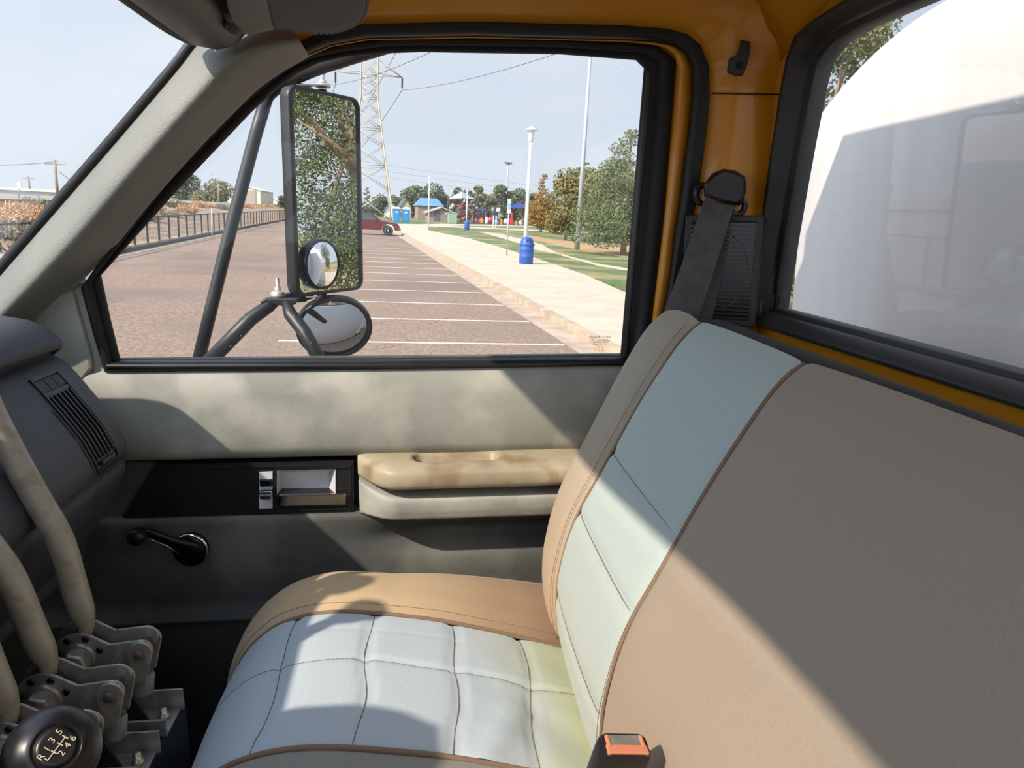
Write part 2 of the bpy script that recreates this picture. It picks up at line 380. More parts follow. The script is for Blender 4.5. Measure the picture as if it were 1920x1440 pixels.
# ---- body: B-pillar side, roof rail, ceiling, back wall
seal = MB().grid([PX(s1, 1.085), PX(mixl(s1, o1, .12), 1.062), PX(mixl(s1, o1, .45), 1.050), PX(mixl(s1, o1, .55), 1.054), PX(mixl(s1, o1, .9), 1.046), PX(o1, 1.056), PX(o1, 1.08)])
obj('trim_1', seal, 'ribbed_rubber', label='black ribbed rubber seal around the passenger door opening', **STRUCT)
XB = .478
def outer_pt(i, p):
    # where the row around the seal ends: rear corner of the cab, or the roof rail
    n = len(o1); q = T(p[0], p[1], Y=1.052)
    return q
wb = []
O3 = [T(a, b, Y=1.053) for a, b in o1]
r1, r2, r3 = [], [], []
for i, q in enumerate(O3):
    a = math.atan2(q.z-.05, q.x-.25)
    if i <= 5*6.4:        # rear side of the opening
        r1.append(Vector((q.x+(XB-q.x)*.45, 1.052, q.z))); r2.append(Vector((q.x+(XB-q.x)*.8, 1.049, q.z))); r3.append(Vector((XB, 1.052, q.z)))
    else:
        t = min(1, (i-32)/18.0)
        xx = XB*(1-t**3)+q.x*t**3
        r1.append(Vector((q.x+(xx-q.x)*.45, 1.045, q.z+.025*min(1, t*2)))); r2.append(Vector((q.x+(xx-q.x)*.8, 1.048-.020*min(1, t*1.5), q.z+.055*min(1, t*2)))); r3.append(Vector((xx, 1.052-.067*min(1, t*3), q.z+(.325-q.z)*min(1, t*3))))
side = MB().grid([[v+Vector((0, .05, 0)) for v in O3], O3, r1, r2, r3])
obj('wall_right', side, 'yellow_paint', label='yellow painted side of the cab around the door', **STRUCT)
# lower part of the pillar, below the opening curve
lp = MB().grid([[Vector((.35, 1.056, -.14)), Vector((.35, 1.056, -.9))], [Vector((.42, 1.052, -.14)), Vector((.42, 1.052, -.9))], [Vector((XB+.01, 1.047, -.10)), Vector((XB+.01, 1.047, -.9))]])
obj('trim_2', lp, 'yellow_paint', label='lower yellow pillar behind the door', **STRUCT)
ce = MB()
rw = []
for k in range(21):
    y = 1.06-1.41*k/20
    e_ = abs((y-.33)/.74); zz = .30+.10*(1-min(1, e_)**4)
    rw.append([Vector((x, y, zz - .16*max(0, (x-.38)/.12)**2*.9 + (-.09*max(0, (-.12-x)/.2)))) for x in (-.265, -.21, -.12, .1, .3, .38, .44, XB+.012)])
ce.grid(rw)
obj('ceiling', ce, 'yellow_paint', solid=.004, label='bare yellow roof of the cab', **STRUCT)
# back wall with the rear window opening
def mir(p): return Vector((p.x, .66-p.y, p.z))
ro = [T(*p, X=.468) for p in [(1409, 608), (1427, 465), (1432, 404), (1445, 300), (1464, 176), (1476, 111), (1491, 67), (1527, 36), (1582, 0)]]
ri = [T(*p, X=.492) for p in [(1442, 578), (1462, 440), (1475, 360), (1491, 267), (1510, 165), (1522, 115), (1549, 80), (1600, 48), (1709, 0)]]
topo = ro[-1].z; topi = ri[-1].z
ro = ro + [Vector((ro[-1].x, .60, topo+.012))]; ri = ri + [Vector((ri[-1].x, .55, topi+.008))]
ro = ro + [mir(p) for p in ro[::-1]]; ri = ri + [mir(p) for p in ri[::-1]]
zb_o = ro[0].z; zb_i = ri[0].z
ro_c = ro + [Vector((ro[0].x, .33, zb_o+.006)), ro[0]]; ri_c = ri + [Vector((ri[0].x, .33, zb_i)), ri[0]]
def sub(p, k=3):
    o = []
    for a, b in zip(p, p[1:]): o += [a.lerp(b, i/k) for i in range(k)]
    return o+[p[-1]]
ro_c, ri_c = sub(ro_c), sub(ri_c)
def lr(a, b, t, dx=0): return [p.lerp(q, t)+Vector((dx, 0, 0)) for p, q in zip(a, b)]
obj('trim_3', MB().grid([lr(ro_c, ri_c, 0, .03), lr(ro_c, ri_c, 0, .003), lr(ro_c, ri_c, .06, -.004), lr(ro_c, ri_c, .35, -.008), lr(ro_c, ri_c, .75, -.004), lr(ro_c, ri_c, .82, -.002), lr(ro_c, ri_c, .86, .006), lr(ro_c, ri_c, 1, .0), lr(ro_c, ri_c, 1, .03)]), 'charcoal_vinyl', label='wide black rubber surround of the rear window', **STRUCT)
w3 = MB(); pts = [Vector((.500, p.y, p.z)) for p in ri]
w3.add(pts, [list(range(len(pts)))])
rear = obj('window_3', w3, 'rear_glass', label='hazy rear window pane', **STRUCT)
wl = MB()
def outw(p): 
    d = Vector((0, p.y-.33, p.z-.05)); return Vector((XB, .33+d.y*1.0 + (.04 if d.y > 0 else -.04), p.z + (.12 if p.z > .1 else -.05)))
big = [Vector((XB, max(-.40, min(1.06, .33+(p.y-.33)*1.12)), (.42 if p.z > .18 else (-.30 if p.z < -.10 else p.z)))) for p in ro_c]
wl.grid([[p+Vector((.012, 0, 0)) for p in ro_c], [Vector((XB, p.y, p.z)) for p in ro_c], big])
wl.box((XB+.01, .33, -.65), (.02, 1.46, .72))
obj('wall_back', wl, 'yellow_paint', label='yellow back wall of the cab below the rear window', **STRUCT)
# pressed seam line across the pillar
jn = MB().tube([T(1333, 175, Y=1.051)+Vector((0, -.0015, 0)), T(1400, 176, Y=1.049)+Vector((0, -.001, 0)), T(1464, 177, Y=1.03)], .0009, 6)
obj('trim_4', jn, 'black_rubber', label='thin dark panel seam across the yellow pillar', **STRUCT)

# ---- outer shell of the cab (throws the shade the photograph shows)
sh = MB()
rw = []
for k in range(25):
    y = 1.19-1.72*k/24; e_ = abs((y-.33)/.86)
    zz = .30+.125*(1-e_**5)
    rw.append([Vector((x, y, zz-dz)) for x, dz in ((-.305, .075), (-.285, .04), (-.15, .01), (.1, 0), (.35, .01), (.47, .03), (.51, .08))])
sh.grid(rw); obj('cab_roof', sh, 'white_paint', solid=.004, label='outer white roof skin of the cab', **STRUCT)
o_ = MB(); o_.box((.50, 1.135, .07), (.02, .10, .52)); o_.box((.50, -.40, .07), (.02, .12, .52)); o_.box((.50, .33, -.70), (.02, 1.66, 1.1)); o_.box((.5, .33, .33), (.02, 1.6, .12))
o_.box((.42, 1.13, -.35), (.16, .06, 1.5)); o_.box((.16, 1.15, .295), (.66, .05, .07))
obj('cab_back_skin', o_, 'white_paint', label='outer white back of the cab', **STRUCT)
sk = MB(); sk.grid([[Vector((-.9, 1.15, -.215)), Vector((.36, 1.15, -.215))], [Vector((-.9, 1.175, -.225)), Vector((.36, 1.175, -.225))], [Vector((-.9, 1.20, -.4)), Vector((.36, 1.20, -.4))], [Vector((-.9, 1.20, -1.1)), Vector((.36, 1.20, -1.1))]])
obj('outer_skin', sk, 'white_paint', door, solid=.003)
ds = MB(); ds.box((-.1, -.47, -.66), (1.25, .05, .90)); ds.box((.42, -.47, .05), (.16, .05, .60)); ds.box((0, -.47, .29), (1.0, .05, .10)); ds.bar((-.28, -.45, .24), (-.72, -.45, -.2), .08, .05, (0, 1, 0))
obj('wall_left', ds, 'yellow_paint', label="driver's side of the cab", **STRUCT)
fl = MB(); fl.box((-.15, .36, -1.06), (1.4, 1.7, .04)); fl.box((-.84, .36, -.62), (.04, 1.7, .9))
obj('floor', fl, 'black_fabric', label='dark cab floor and firewall', **STRUCT)
hd = MB(); rw = []
for k in range(13):
    y = 1.15-1.64*k/12; e_ = abs((y-.33)/.82)
    rw.append([Vector((x, y, z-.12*e_**3)) for x, z in ((-.84, -.22), (-1.0, -.24), (-1.5, -.32), (-1.9, -.42), (-2.05, -.6), (-2.05, -1.2))])
hd.grid(rw); obj('hood', hd, 'white_paint', solid=.004, label='white engine hood ahead of the windshield', **STRUCT)

# ---- glass
def bow(y): return min(.09, .13*max(0, .62-y))       # the header arches up towards the middle of the cab
gp = [T(a, b, Y=1.118) for a, b in Gk]
gl = MB().add([p + (p-Vector((0, 1.118, 0)))*.012*Vector((1, 0, 1)).length*0 for p in gp], [list(range(len(gp)))])
swin = obj('window_1', gl, 'side_glass', label='dusty passenger side window pane', **STRUCT)
ws = MB(); ws.grid([[Vector((-.285+(-.42)*t, y, .212+(-.385)*t+bow(y)*(1-t)+.0)) + Vector((-.05*(1-((y-.33)/.7)**2)*1, 0, 0)) for t in (0, .5, 1)] for y in [1.055-.105*k for k in range(14)]])
obj('window_2', ws, 'wind_glass', label='hazy windshield', **STRUCT)
# etched glass marks, read from outside, so mirrored from in here
def etch(parent, c, u, v, lines):
    n = u.cross(v)
    for (dx, dy, sz, t_) in lines:
        p = c+u*dx+v*dy
        m = Matrix((u, v, n)).transposed().to_4x4(); m.translation = p
        text('etched_mark', t_, sz, 'etch', parent, m, mirror=True, depth=.00005)
u = Vector((1, 0, 0)); v = Vector((0, 0, 1))
c = T(1125, 641, Y=1.1165)
etch(swin, c, u, v, [(0, .0075, .0042, 'SAFETY    FLO-LITE'), (.001, .0030, .0036, 'AS2 Guardian     M'), (.001, -.0005, .0032, 'SOLID TEMPERED'), (.0, -.0037, .0030, 'DOT 22  M40M4'), (.001, -.0082, .0030, 'I S   I B I'), (-.001, -.0125, .0030, 'M I    S     E')])
c = T(1458, 570, X=.4985)
u2 = Vector((0, -1, 0))
etch(rear, c, u2, v, [(0, .0100, .0042, 'SAFETY  FLO-LITE'), (0, .0055, .0036, 'AS2 Guardian  M'), (0, .0020, .0032, 'SOLID TEMPERED'), (0, -.0012, .0030, 'DOT 22'), (0, -.0062, .0030, 'I S   B'), (0, -.0105, .0030, 'M I   E')])

# ---- A-pillar cover and header
a_ = [(-70, 595), (0, 515), (100, 400), (200, 285), (290, 180), (340, 120), (368, 84), (400, 66), (470, 52), (545, 47)]
d_ = [(10, 665), (108, 570), (200, 480), (290, 372), (375, 277), (450, 200), (490, 163), (530, 135), (560, 118), (580, 106)]
def cr2(p): return [(q.x, q.y) for q in smoothp([Vector((a, b, 0)) for a, b in p], 5)]
A2, D2 = cr2(a_), cr2(d_)
def PP(l, Y): return [T(a, b, Y=min(1.092, Y+.055*max(0, 1-i/20.0)**1.0)) for i, (a, b) in enumerate(l)]
pil = MB().grid([PP(A2, 1.07), PP(A2, 1.036), PP(mixl(A2, D2, .04), 1.026), PP(mixl(A2, D2, .15), 1.013), PP(mixl(A2, D2, .30), 1.000), PP(mixl(A2, D2, .42), .994), PP(mixl(A2, D2, .50), .994), PP(mixl(A2, D2, .58), 1.001), PP(mixl(A2, D2, .68), 1.014), PP(mixl(A2, D2, .80), 1.034), PP(mixl(A2, D2, .95), 1.058), PP(D2, 1.066), PP(D2, 1.10)])
obj('trim_5', pil, 'pillar_vinyl', label='grey grained vinyl cover of the windshield pillar', **STRUCT)
A3 = A2[:-14]
ws2 = MB().grid([PP([(a+4, b+3) for a, b in A3], 1.042), PP([(a+3, b+2) for a, b in A3], 1.032), PP([(a-10, b-8) for a, b in A3], 1.029), PP([(a-15, b-12) for a, b in A3], 1.034), PP([(a-15, b-12) for a, b in A3], 1.05)])
ws2.tube(smoothp([T(368, 72, Y=1.0)+Vector((-.004, 0, 0)), Vector((-.292, .93, .208)), Vector((-.30, .7, .217)), Vector((-.303, .5, .218+bow(.5))), Vector((-.305, .3, .22+bow(.3))), Vector((-.305, .05, .22+bow(.05))), Vector((-.30, -.3, .215+bow(-.3)))], 5), .009, 10)
obj('trim_6', ws2, 'black_rubber', label='black rubber seal of the windshield', **STRUCT)
hp = [(-.285, .215), (-.283, .200), (-.270, .190), (-.245, .186), (-.222, .192), (-.208, .208), (-.205, .235), (-.21, .27)]
hr = []
for y, sx in ((1.0, .35), (.992, .75), (.975, .95), (.95, 1), (.75, 1), (.65, 1), (.6, 1), (.5, 1), (.4, 1), (.3, 1), (.2, 1), (.1, 1), (0, 1), (-.15, 1), (-.35, 1)):
    hr.append([Vector((-.25+(x+.25)*sx, y, .225+(z-.225)*sx+bow(y))) for x, z in hp])
obj('trim_7', MB().grid(hr), 'charcoal_vinyl', label='dark header cover above the windshield', **STRUCT)
# light triangle of trim ahead of the window
tri = MB().prism([T(a, b, Y=1.098) for a, b in [(120, 500), (150, 532), (178, 625), (193, 690), (205, 699), (215, 740)]] + [Vector((-.80, 1.098, -.26)), Vector((-.80, 1.098, -.02))], (0, .03, 0))
obj('front_trim', tri, 'door_vinyl', door, bevel=.003)
cw = MB().prism([T(a, b, Y=1.090) for a, b in [(60, 560), (135, 545), (150, 600), (170, 668), (172, 692), (150, 720), (60, 720)]], (0, .02, 0))
obj('trim_8', cw, 'door_vinyl', bevel=.004, label='grey cowl side trim behind the dashboard end', **STRUCT)

# ---- door trim
def ext(prof, x0, x1, nx=12): return [[Vector((x0+(x1-x0)*i/nx, y, z)) for y, z in prof] for i in range(nx+1)]
up = MB().grid(ext([(1.118, -.2165), (1.100, -.2185), (1.092, -.225), (1.086, -.26), (1.084, -.30), (1.086, -.335), (1.092, -.350), (1.104, -.357), (1.125, -.360)], -.80, .46, 30))
obj('upper_trim', up, 'door_vinyl', door, label='scuffed pale grey vinyl above the armrest')
bk = MB().box((-.17, 1.140, -.62), (1.28, .012, .82)); obj('backing_panel', bk, 'door_lower_vinyl', door)
rows = []
zs = [-.444, -.447, -.452, -.460, -.47, -.48, -.49, -.50, -.515, -.53, -.55, -.58, -.600, -.606, -.610, -.616, -.622, -.64, -.70, -.80, -1.0]
for i in range(61):
    x = -.80+1.26*i/60; col = []
    for z in zs:
        y = 1.095
        if z > -.4465: y = 1.12
        elif z > -.450: y = 1.099
        if z <= -.606: y = 1.083 if z < -.612 else 1.079
        g = 1/(1+math.exp(-(x+.06)/.025))
        y += g*.036*math.exp(-((z+.490)/.020)**2) - g*.006*math.exp(-((z+.453)/.008)**2)
        col.append(Vector((x, y, z)))
    rows.append(col)
obj('lower_trim', MB().grid(rows), 'door_lower_vinyl', door, label='dark grey lower trim of the door')
ins = MB()
for pl in ([(291, 871), (519, 866.5), (519, 964.4), (229, 970)], [(519, 866.5), (629, 863.8), (629, 880), (519, 882)], [(519, 927), (629, 925), (629, 962.6), (519, 964.4)], [(629, 863.8), (663, 863), (664, 962), (629, 962.6)]): ins.prism([T(a, b, Y=1.100) for a, b in pl], (0, .03, 0))
ip = obj('handle_panel', ins, 'black_plastic', door, label='black plastic panel around the door handle')
rb = MB().bar(T(292, 879, Y=1.099), T(660, 871, Y=1.099), .003, .0022); rb.bar(T(655, 870, Y=1.099), T(657, 957, Y=1.099), .003, .002, (0, 1, 0))
obj('raised_lip', rb, 'satin_black', ip)
wd = MB().prism([T(a, b, Y=1.108) for a, b in [(225, 866), (294, 868), (232, 972), (120, 985)]], (0, .02, 0))
obj('wedge_trim', wd, 'door_lower_vinyl', door, bevel=.003)
# latch cup, chrome lever, lock slider
q = [T(a, b, Y=1.0985) for a, b in [(519, 881), (629, 879), (629, 926), (519, 928)]]
qi = [T(a, b, Y=1.125) for a, b in [(528, 886), (617, 884), (617, 924), (528, 926)]]
cup = MB().grid([q+[q[0]], qi+[qi[0]]], smooth=False); cup.add(qi, [(0, 1, 2, 3)])
obj('handle_cup', cup, 'handle_cup', ip, label='pale grey worn handle recess')
lv = MB(); c0 = T(522, 929, Y=1.088); c1 = T(649, 926, Y=1.088); c2 = T(649, 948, Y=1.092); c3 = T(522, 951, Y=1.092)
lv.prism([c0, c1, c2, c3], (0, .006, 0)); obj('latch_lever', lv, 'chrome', ip, bevel=.002, label='chrome door latch lever')
fr = MB()
for a, b in (((516, 878), (655, 875)), ((516, 956), (655, 953)), ((516, 878), (516, 956)), ((655, 924), (655, 953))): fr.bar(T(*a, Y=1.098), T(*b, Y=1.098), .0025, .002, (0, 1, 0))
obj('handle_bezel', fr, 'satin_black', ip)
lk = MB().prism([T(a, b, Y=1.0985) for a, b in [(486, 885), (511, 884), (511, 953), (486, 954)]], (0, .002, 0)); obj('lock_recess', lk, 'handle_cup', ip)
l2 = MB().box(T(499, 905, Y=1.097), (.018, .006, .011)); obj('lock_slot', l2, 'gloss_black', ip, bevel=.001)
l3 = MB().box(T(499, 922, Y=1.090), (.019, .012, .005)); l3.box(T(499, 930, Y=1.094), (.017, .008, .008)); obj('lock_slider', l3, 'chrome', ip, bevel=.001, label='chrome lock slider')
# armrest, pull and pocket
def armgrid(keys, nx=110, x0=-.112, x1=.42, ramp=.06, base=1.108):
    kk = resample(smoothp([Vector(k) for k in keys], 5), 60); keys = [tuple(k) for k in kk]
    rows = []
    for i in range(nx+1):
        x = x0+(x1-x0)*(i/nx)**1.0; t = min(1, (x-x0)/ramp); k = .28+.72*sin(t*pi/2)
        rows.append([Vector((x, base-(base-y)*k, z+dz*(1-k))) for y, z, dz in keys])
    return rows
ar = armgrid([(1.115, -.3600, 0), (1.108, -.3515, 0), (1.085, -.3500, 0), (1.050, -.3530, 0), (1.035, -.3580, 0), (1.029, -.3640, 0), (1.029, -.3800, .003), (1.037, -.3890, .010), (1.060, -.3930, .012), (1.108, -.3935, .01)])
for r_ in ar:
    for v_ in r_:
        if v_.z > -.3585:
            qx = max(0, abs(v_.x-.036)-.052)/.010; qy = (v_.y-1.074)/.0155
            dd = sqrt(qx*qx+qy*qy); v_.z -= .016*(1/(1+math.exp((dd-1)/.10)))
m_ = MB().grid(ar); m_.add(ar[0], [list(range(len(ar[0])))])
arm = obj('armrest', m_, 'arm_vinyl', door, label='tan worn armrest with a pull slot')
pk = armgrid([(1.115, -.3960, .012), (1.060, -.4030, .016), (1.046, -.4060, .016), (1.043, -.4150, .010), (1.047, -.4330, 0), (1.058, -.4440, -.002), (1.112, -.4475, -.004)])
m_ = MB().grid(pk); m_.add(pk[0], [list(range(len(pk[0])))]); obj('map_pocket', m_, 'door_vinyl', door, label='grey pocket below the armrest')
# window crank
wc = root('window_crank', T(360, 1027, Y=1.085)); wc.parent = door; wc.location = T(360, 1027, Y=1.085)-door.location; TRUCK_TOP.remove(wc)
cc = T(360, 1027, Y=1.095)
obj('crank_base', MB().lathe([(.026, 0), (.0265, .006), (.024, .010), (.016, .012), (.0, .0125)], cc, (0, -1, 0)), 'gloss_black', wc)
obj('crank_ring', MB().lathe([(.0255, .0072), (.0268, .0080), (.0255, .0092), (.0240, .0105)], cc, (0, -1, 0)), 'chrome', wc, label='chrome ring')
kn = T(257, 1006, Y=1.052)
am = MB(); a0 = cc+Vector((.006, -.014, .002)); a1 = kn+Vector((.010, .012, .001)); up_ = Vector((0, -1, 0))
dr = (a1-a0).normalized(); sd = Vector((-dr.z, 0, dr.x))
def ringc(p, w_, h): return [p+sd*w_, p+sd*w_*.6+up_*h, p-sd*w_*.6+up_*h, p-sd*w_, p-sd*w_*.8-up_*.003, p+sd*w_*.8-up_*.003]
am.grid([r_+[r_[0]] for r_ in [ringc(a0+dr*-.012, .008, .001), ringc(a0, .0165, .005), ringc(a0+dr*.02, .012, .005), ringc(a0.lerp(a1, .55), .0085, .005), ringc(a1, .0095, .005), ringc(a1+dr*.008, .005, .002)]])
obj('crank_arm', am, 'gloss_black', wc, subsurf=1)
hl = MB().tube([a0+sd*.012*1+up_*.0045+dr*.012, a0.lerp(a1, .5)+sd*.0065+up_*.0045, a1+sd*.006+up_*.0045], .0009, 6); obj('crank_trim', hl, 'chrome', wc, label='bright chrome edge of the crank arm')
obj('crank_knob', MB().lathe([(.006, -.012), (.011, -.010), (.0125, -.003), (.0125, .006), (.010, .010), (0, .011)], kn, (0, -1, 0)), 'satin_black', wc)

# ---- dashboard
dp = [(-.80, -.135), (-.62, -.125), (-.53, -.1265), (-.503, -.1315), (-.483, -.1415), (-.4715, -.152), (-.4665, -.1585), (-.4660, -.1650), (-.4672, -.1678), (-.474, -.1692), (-.4842, -.1702), (-.4842, -.1752), (-.477, -.1785), (-.468, -.184), (-.462, -.190), (-.452, -.202), (-.430, -.235), (-.413, -.262), (-.402, -.288), (-.3985, -.302), (-.401, -.313), (-.410, -.3195), (-.4035, -.322), (-.405, -.335), (-.418, -.362), (-.440, -.398), (-.462, -.432), (-.475, -.448), (-.468, -.4515), (-.478, -.470), (-.53, -.52), (-.62, -.60), (-.75, -.66)]
def dashrow(y, k): return [Vector((-.56+(x+.56)*k, y, -.30+(z+.30)*(k*.5+.5))) for x, z in dp]
rows = [dashrow(1.006, .80), dashrow(1.004, .92), dashrow(.999, .975), dashrow(.99, .994), dashrow(.975, 1.0)]+[dashrow(.975-.05*k, 1.0) for k in range(1, 29)]
m_ = MB().grid(rows); m_.add(rows[0], [list(range(len(dp)))])
dash = root('dashboard', (-.5, .35, -.66), 'dark blue-grey vinyl dashboard beside the passenger door', 'dashboard')
obj('dash_body', m_, 'dash_vinyl', dash)
DPa = [Vector((x, 0, z)) for x, z in dp[dp.index((-.462, -.190)):][:7]]
def dsurf(s, y, h=0):
    pts = resample(DPa, 41); i = min(39.999, max(0, s*40)); a = int(i); p = pts[a].lerp(pts[a+1], i-a); t = (pts[a+1]-pts[a]).normalized(); n = Vector((-t.z, 0, t.x))
    if n.x < 0: n = -n
    return Vector((p.x, y, p.z))+n*h, t, n
vt = root('air_vent', (0, 0, 0)); TRUCK_TOP.remove(vt); vt.parent = dash; vt.location = dsurf(.5, .925)[0]-Vector(dash.location)
bz = MB()
def dstrip(mb, y, w_, s0, s1, h0, h1, n=14):
    rows = []
    for k in range(n+1):
        s_ = s0+(s1-s0)*k/n
        rows.append([dsurf(s_, y-w_/2, h0)[0], dsurf(s_, y-w_/2, h1)[0], dsurf(s_, y+w_/2, h1)[0], dsurf(s_, y+w_/2, h0)[0]])
    mb.grid(rows, smooth=False); mb.add(rows[0], [(0, 1, 2, 3)]); mb.add(rows[-1], [(0, 1, 2, 3)])
dstrip(bz, .896, .003, .0, .93, -.002, .0022); dstrip(bz, .956, .003, .0, .93, -.002, .0022); dstrip(bz, .926, .062, -.0, .03, -.002, .0022, 2); dstrip(bz, .926, .062, .91, .94, -.002, .0022, 2); dstrip(bz, .926, .058, .16, .19, -.002, .0015, 2)
obj('vent_bezel', bz, 'black_plastic', vt)
bb = MB(); dstrip(bb, .926, .058, .19, .91, -.001, .0004); obj('vent_backing', bb, 'gloss_black', vt)
for k in range(6):
    s_ = MB(); dstrip(s_, .9025+k*.0094, .0026, .20, .84, 0, .003); obj('vent_slat', s_, 'satin_black', vt)
s_ = MB(); dstrip(s_, .926, .036, .86, .895, 0, .004, 2); obj('vent_thumbwheel', s_, 'satin_black', vt)
for k in range(3):
    s_ = MB(); dstrip(s_, .9075+k*.0185, .0165, .045, .145, 0, .0014, 3); obj('vent_tab', s_, 'visor_dark', vt)
gv = MB(); pts = [dsurf(s_, .888, .0002)[0] for s_ in [.30+.07*k for k in range(10)]]; gv.tube(pts, .0008, 6); obj('panel_gap', gv, 'gloss_black', dash)
# unseen pod left of view, added to cast the rounded shade on the seat
cs = []
for y, k in ((.44, .0), (.43, .8), (.40, 1), (.2, 1), (-.1, 1), (-.35, .9), (-.40, 0)):
    cs.append([Vector((-.47+(x+.47)*k, y, -.2+(z+.2)*(.4+.6*k))) for x, z in [(-.62, -.12), (-.52, -.085), (-.44, -.082), (-.38, -.10), (-.36, -.14), (-.38, -.30), (-.44, -.50), (-.6, -.6)]])
obj('seat_shade_pod', MB().grid(cs), 'dash_vinyl', dash)

# ================================================================ BENCH SEAT
bench = root('bench_seat', (0.02, .35, -.80), 'bench seat in faded brown and pale blue cloth covers beside the door', 'seat')
BP = [(.330, -.125), (.318, -.134), (.302, -.152), (.284, -.180), (.262, -.217), (.240, -.258), (.224, -.290), (.206, -.326), (.187, -.363), (.174, -.398), (.165, -.435), (.160, -.470), (.161, -.510), (.170, -.550), (.190, -.583), (.215, -.612), (.25, -.65)]
BPs = resample(smoothp([Vector((x, 0, z)) for x, z in BP], 4), 90)
def bn(i):
    a = BPs[max(0, i-1)]; b = BPs[min(len(BPs)-1, i+1)]; t = (b-a).normalized(); n = Vector((t.z, 0, -t.x))
    return n if n.x < 0 else -n
def back_panel(y0, y1, ny, puff, seams=(), endround=False, xoff=None):
    rows = []
    for k in range(ny+1):
        t = k/ny; y = y0+(y1-y0)*t; row = []
        for i, p in enumerate(BPs):
            n = bn(i); h = puff*(max(0, 1-(2*t-1)**2))**.35
            if endround: h = puff*(1-(1-min(1, t*4))**2)
            q = Vector((p.x, y, p.z))
            for sz in seams: h -= .0045*math.exp(-((p.z-sz)/.0045)**2)*(1 if 0 < t < 1 else .5)
            q += n*h
            if xoff: q.x += xoff(y, p.z)
            wn = noise.noise(Vector((q.x*9, q.y*7, q.z*9)))*.0012; q += n*wn
            if endround and t > .35:
                u_ = (t-.35)/.65; r_ = 1-sqrt(max(0, 1-u_*u_)); ctr = Vector((.31, y, -.40)); d = q-ctr; q = ctr+Vector((d.x*(1-.30*r_), 0, d.z*(1-.10*r_)))
            row.append(q)
        rows.append(row)
    return rows
tagp = dict(label=None)
rb_ = back_panel(.882, 1.028, 22, .010, endround=True)
bol = MB().grid(rb_)
# end face and rear of the bolster
rear_row = [Vector((.455, y, z)) for y, z in ((0, 0),)]
endr = rb_[-1]; bol.grid([endr, [Vector((.36, 1.03, p.z*.9-.03)) for p in endr], [Vector((.43, 1.0, min(p.z*.95, -.19))) for p in endr]])
seatback = obj('backrest', bol, 'brown_back', bench, label='brown cloth outer bolster of the backrest')
def xo(y, z): return -.003*(1/(1+math.exp((y-.55)/.02)))*(1/(1+math.exp((z+.40)/.04)))
obj('backrest_insert', MB().grid(back_panel(.622, .878, 36, .007, seams=(-.286, -.366, -.475), xoff=lambda y, z: xo(y, z)*0)), 'blue_back', seatback, label='pale blue cloth insert of the backrest')
obj('centre_backrest', MB().grid(back_panel(-.38, .618, 60, .013, xoff=xo)), 'brown_centre', bench, label='broad brown centre section of the backrest')
for y in (.620, .880):
    g_ = MB().tube([Vector((p.x, y, p.z))+bn(i)*.0005 for i, p in enumerate(BPs)], .0022, 6)
    obj('seam_cord', g_, 'thread_brown', seatback, label='brown piping between the cloth panels')
def dashes(pts, step=.0036, ln=.0027, r=.00045):
    mb = MB(); pts = [Vector(p) for p in pts]; L = sum((b-a).length for a, b in zip(pts, pts[1:])); n = int(L/step)
    q = resample(pts, n*2+1)
    for i in range(n):
        a = q[2*i]; b = q[2*i+1]; mb.tube([a, a+(b-a).normalized()*ln], r, 5)
    return mb
for yy in (.889, .613):
    obj('stitch_row', dashes([Vector((p.x, yy, p.z))+bn(i)*(.0075 if yy > .8 else .0065) for i, p in enumerate(BPs)][2:78]), 'thread_brown', seatback, label='brown stitching beside the seam')
for sz in (-.286, -.366, -.475):
    i = min(range(len(BPs)), key=lambda i: abs(BPs[i].z-sz) if i < 80 else 9)
    obj('stitch_row', dashes([BPs[i]+Vector((0, .626+.25*k/20, 0))+bn(i)*(.0068*(1-(2*k/20-1)**2)**.35-.0028) for k in range(21)]), 'stitch', seatback)
# black cloth over the top of the backrest
tp = [(.328, -.1265), (.336, -.120), (.352, -.117), (.375, -.122), (.40, -.133), (.425, -.150), (.442, -.175), (.455, -.24), (.46, -.6)]
rows = []
for k in range(61):
    y = .985-1.365*k/60; s_ = min(1, k/4); wv = .0025*noise.noise(Vector((y*14, 3, 0)))
    rows.append([Vector((x, y, z - (.006 if j > 2 else 0) + (-.012*(1-s_) if j > 0 else 0) + wv*(j > 1) + .004*noise.noise(Vector((x*30, y*9, 1)))*(1 < j < 7))) for j, (x, z) in enumerate([(p.x, p.z) for p in smoothp([Vector((a, b, 0)) for a, b in tp], 3)] if False else [(q.x, q.y) for q in smoothp([Vector((a, b, 0)) for a, b in tp], 3)])])
obj('top_cover', MB().grid(rows), 'black_fabric', bench, label='black cloth over the top of the backrest')

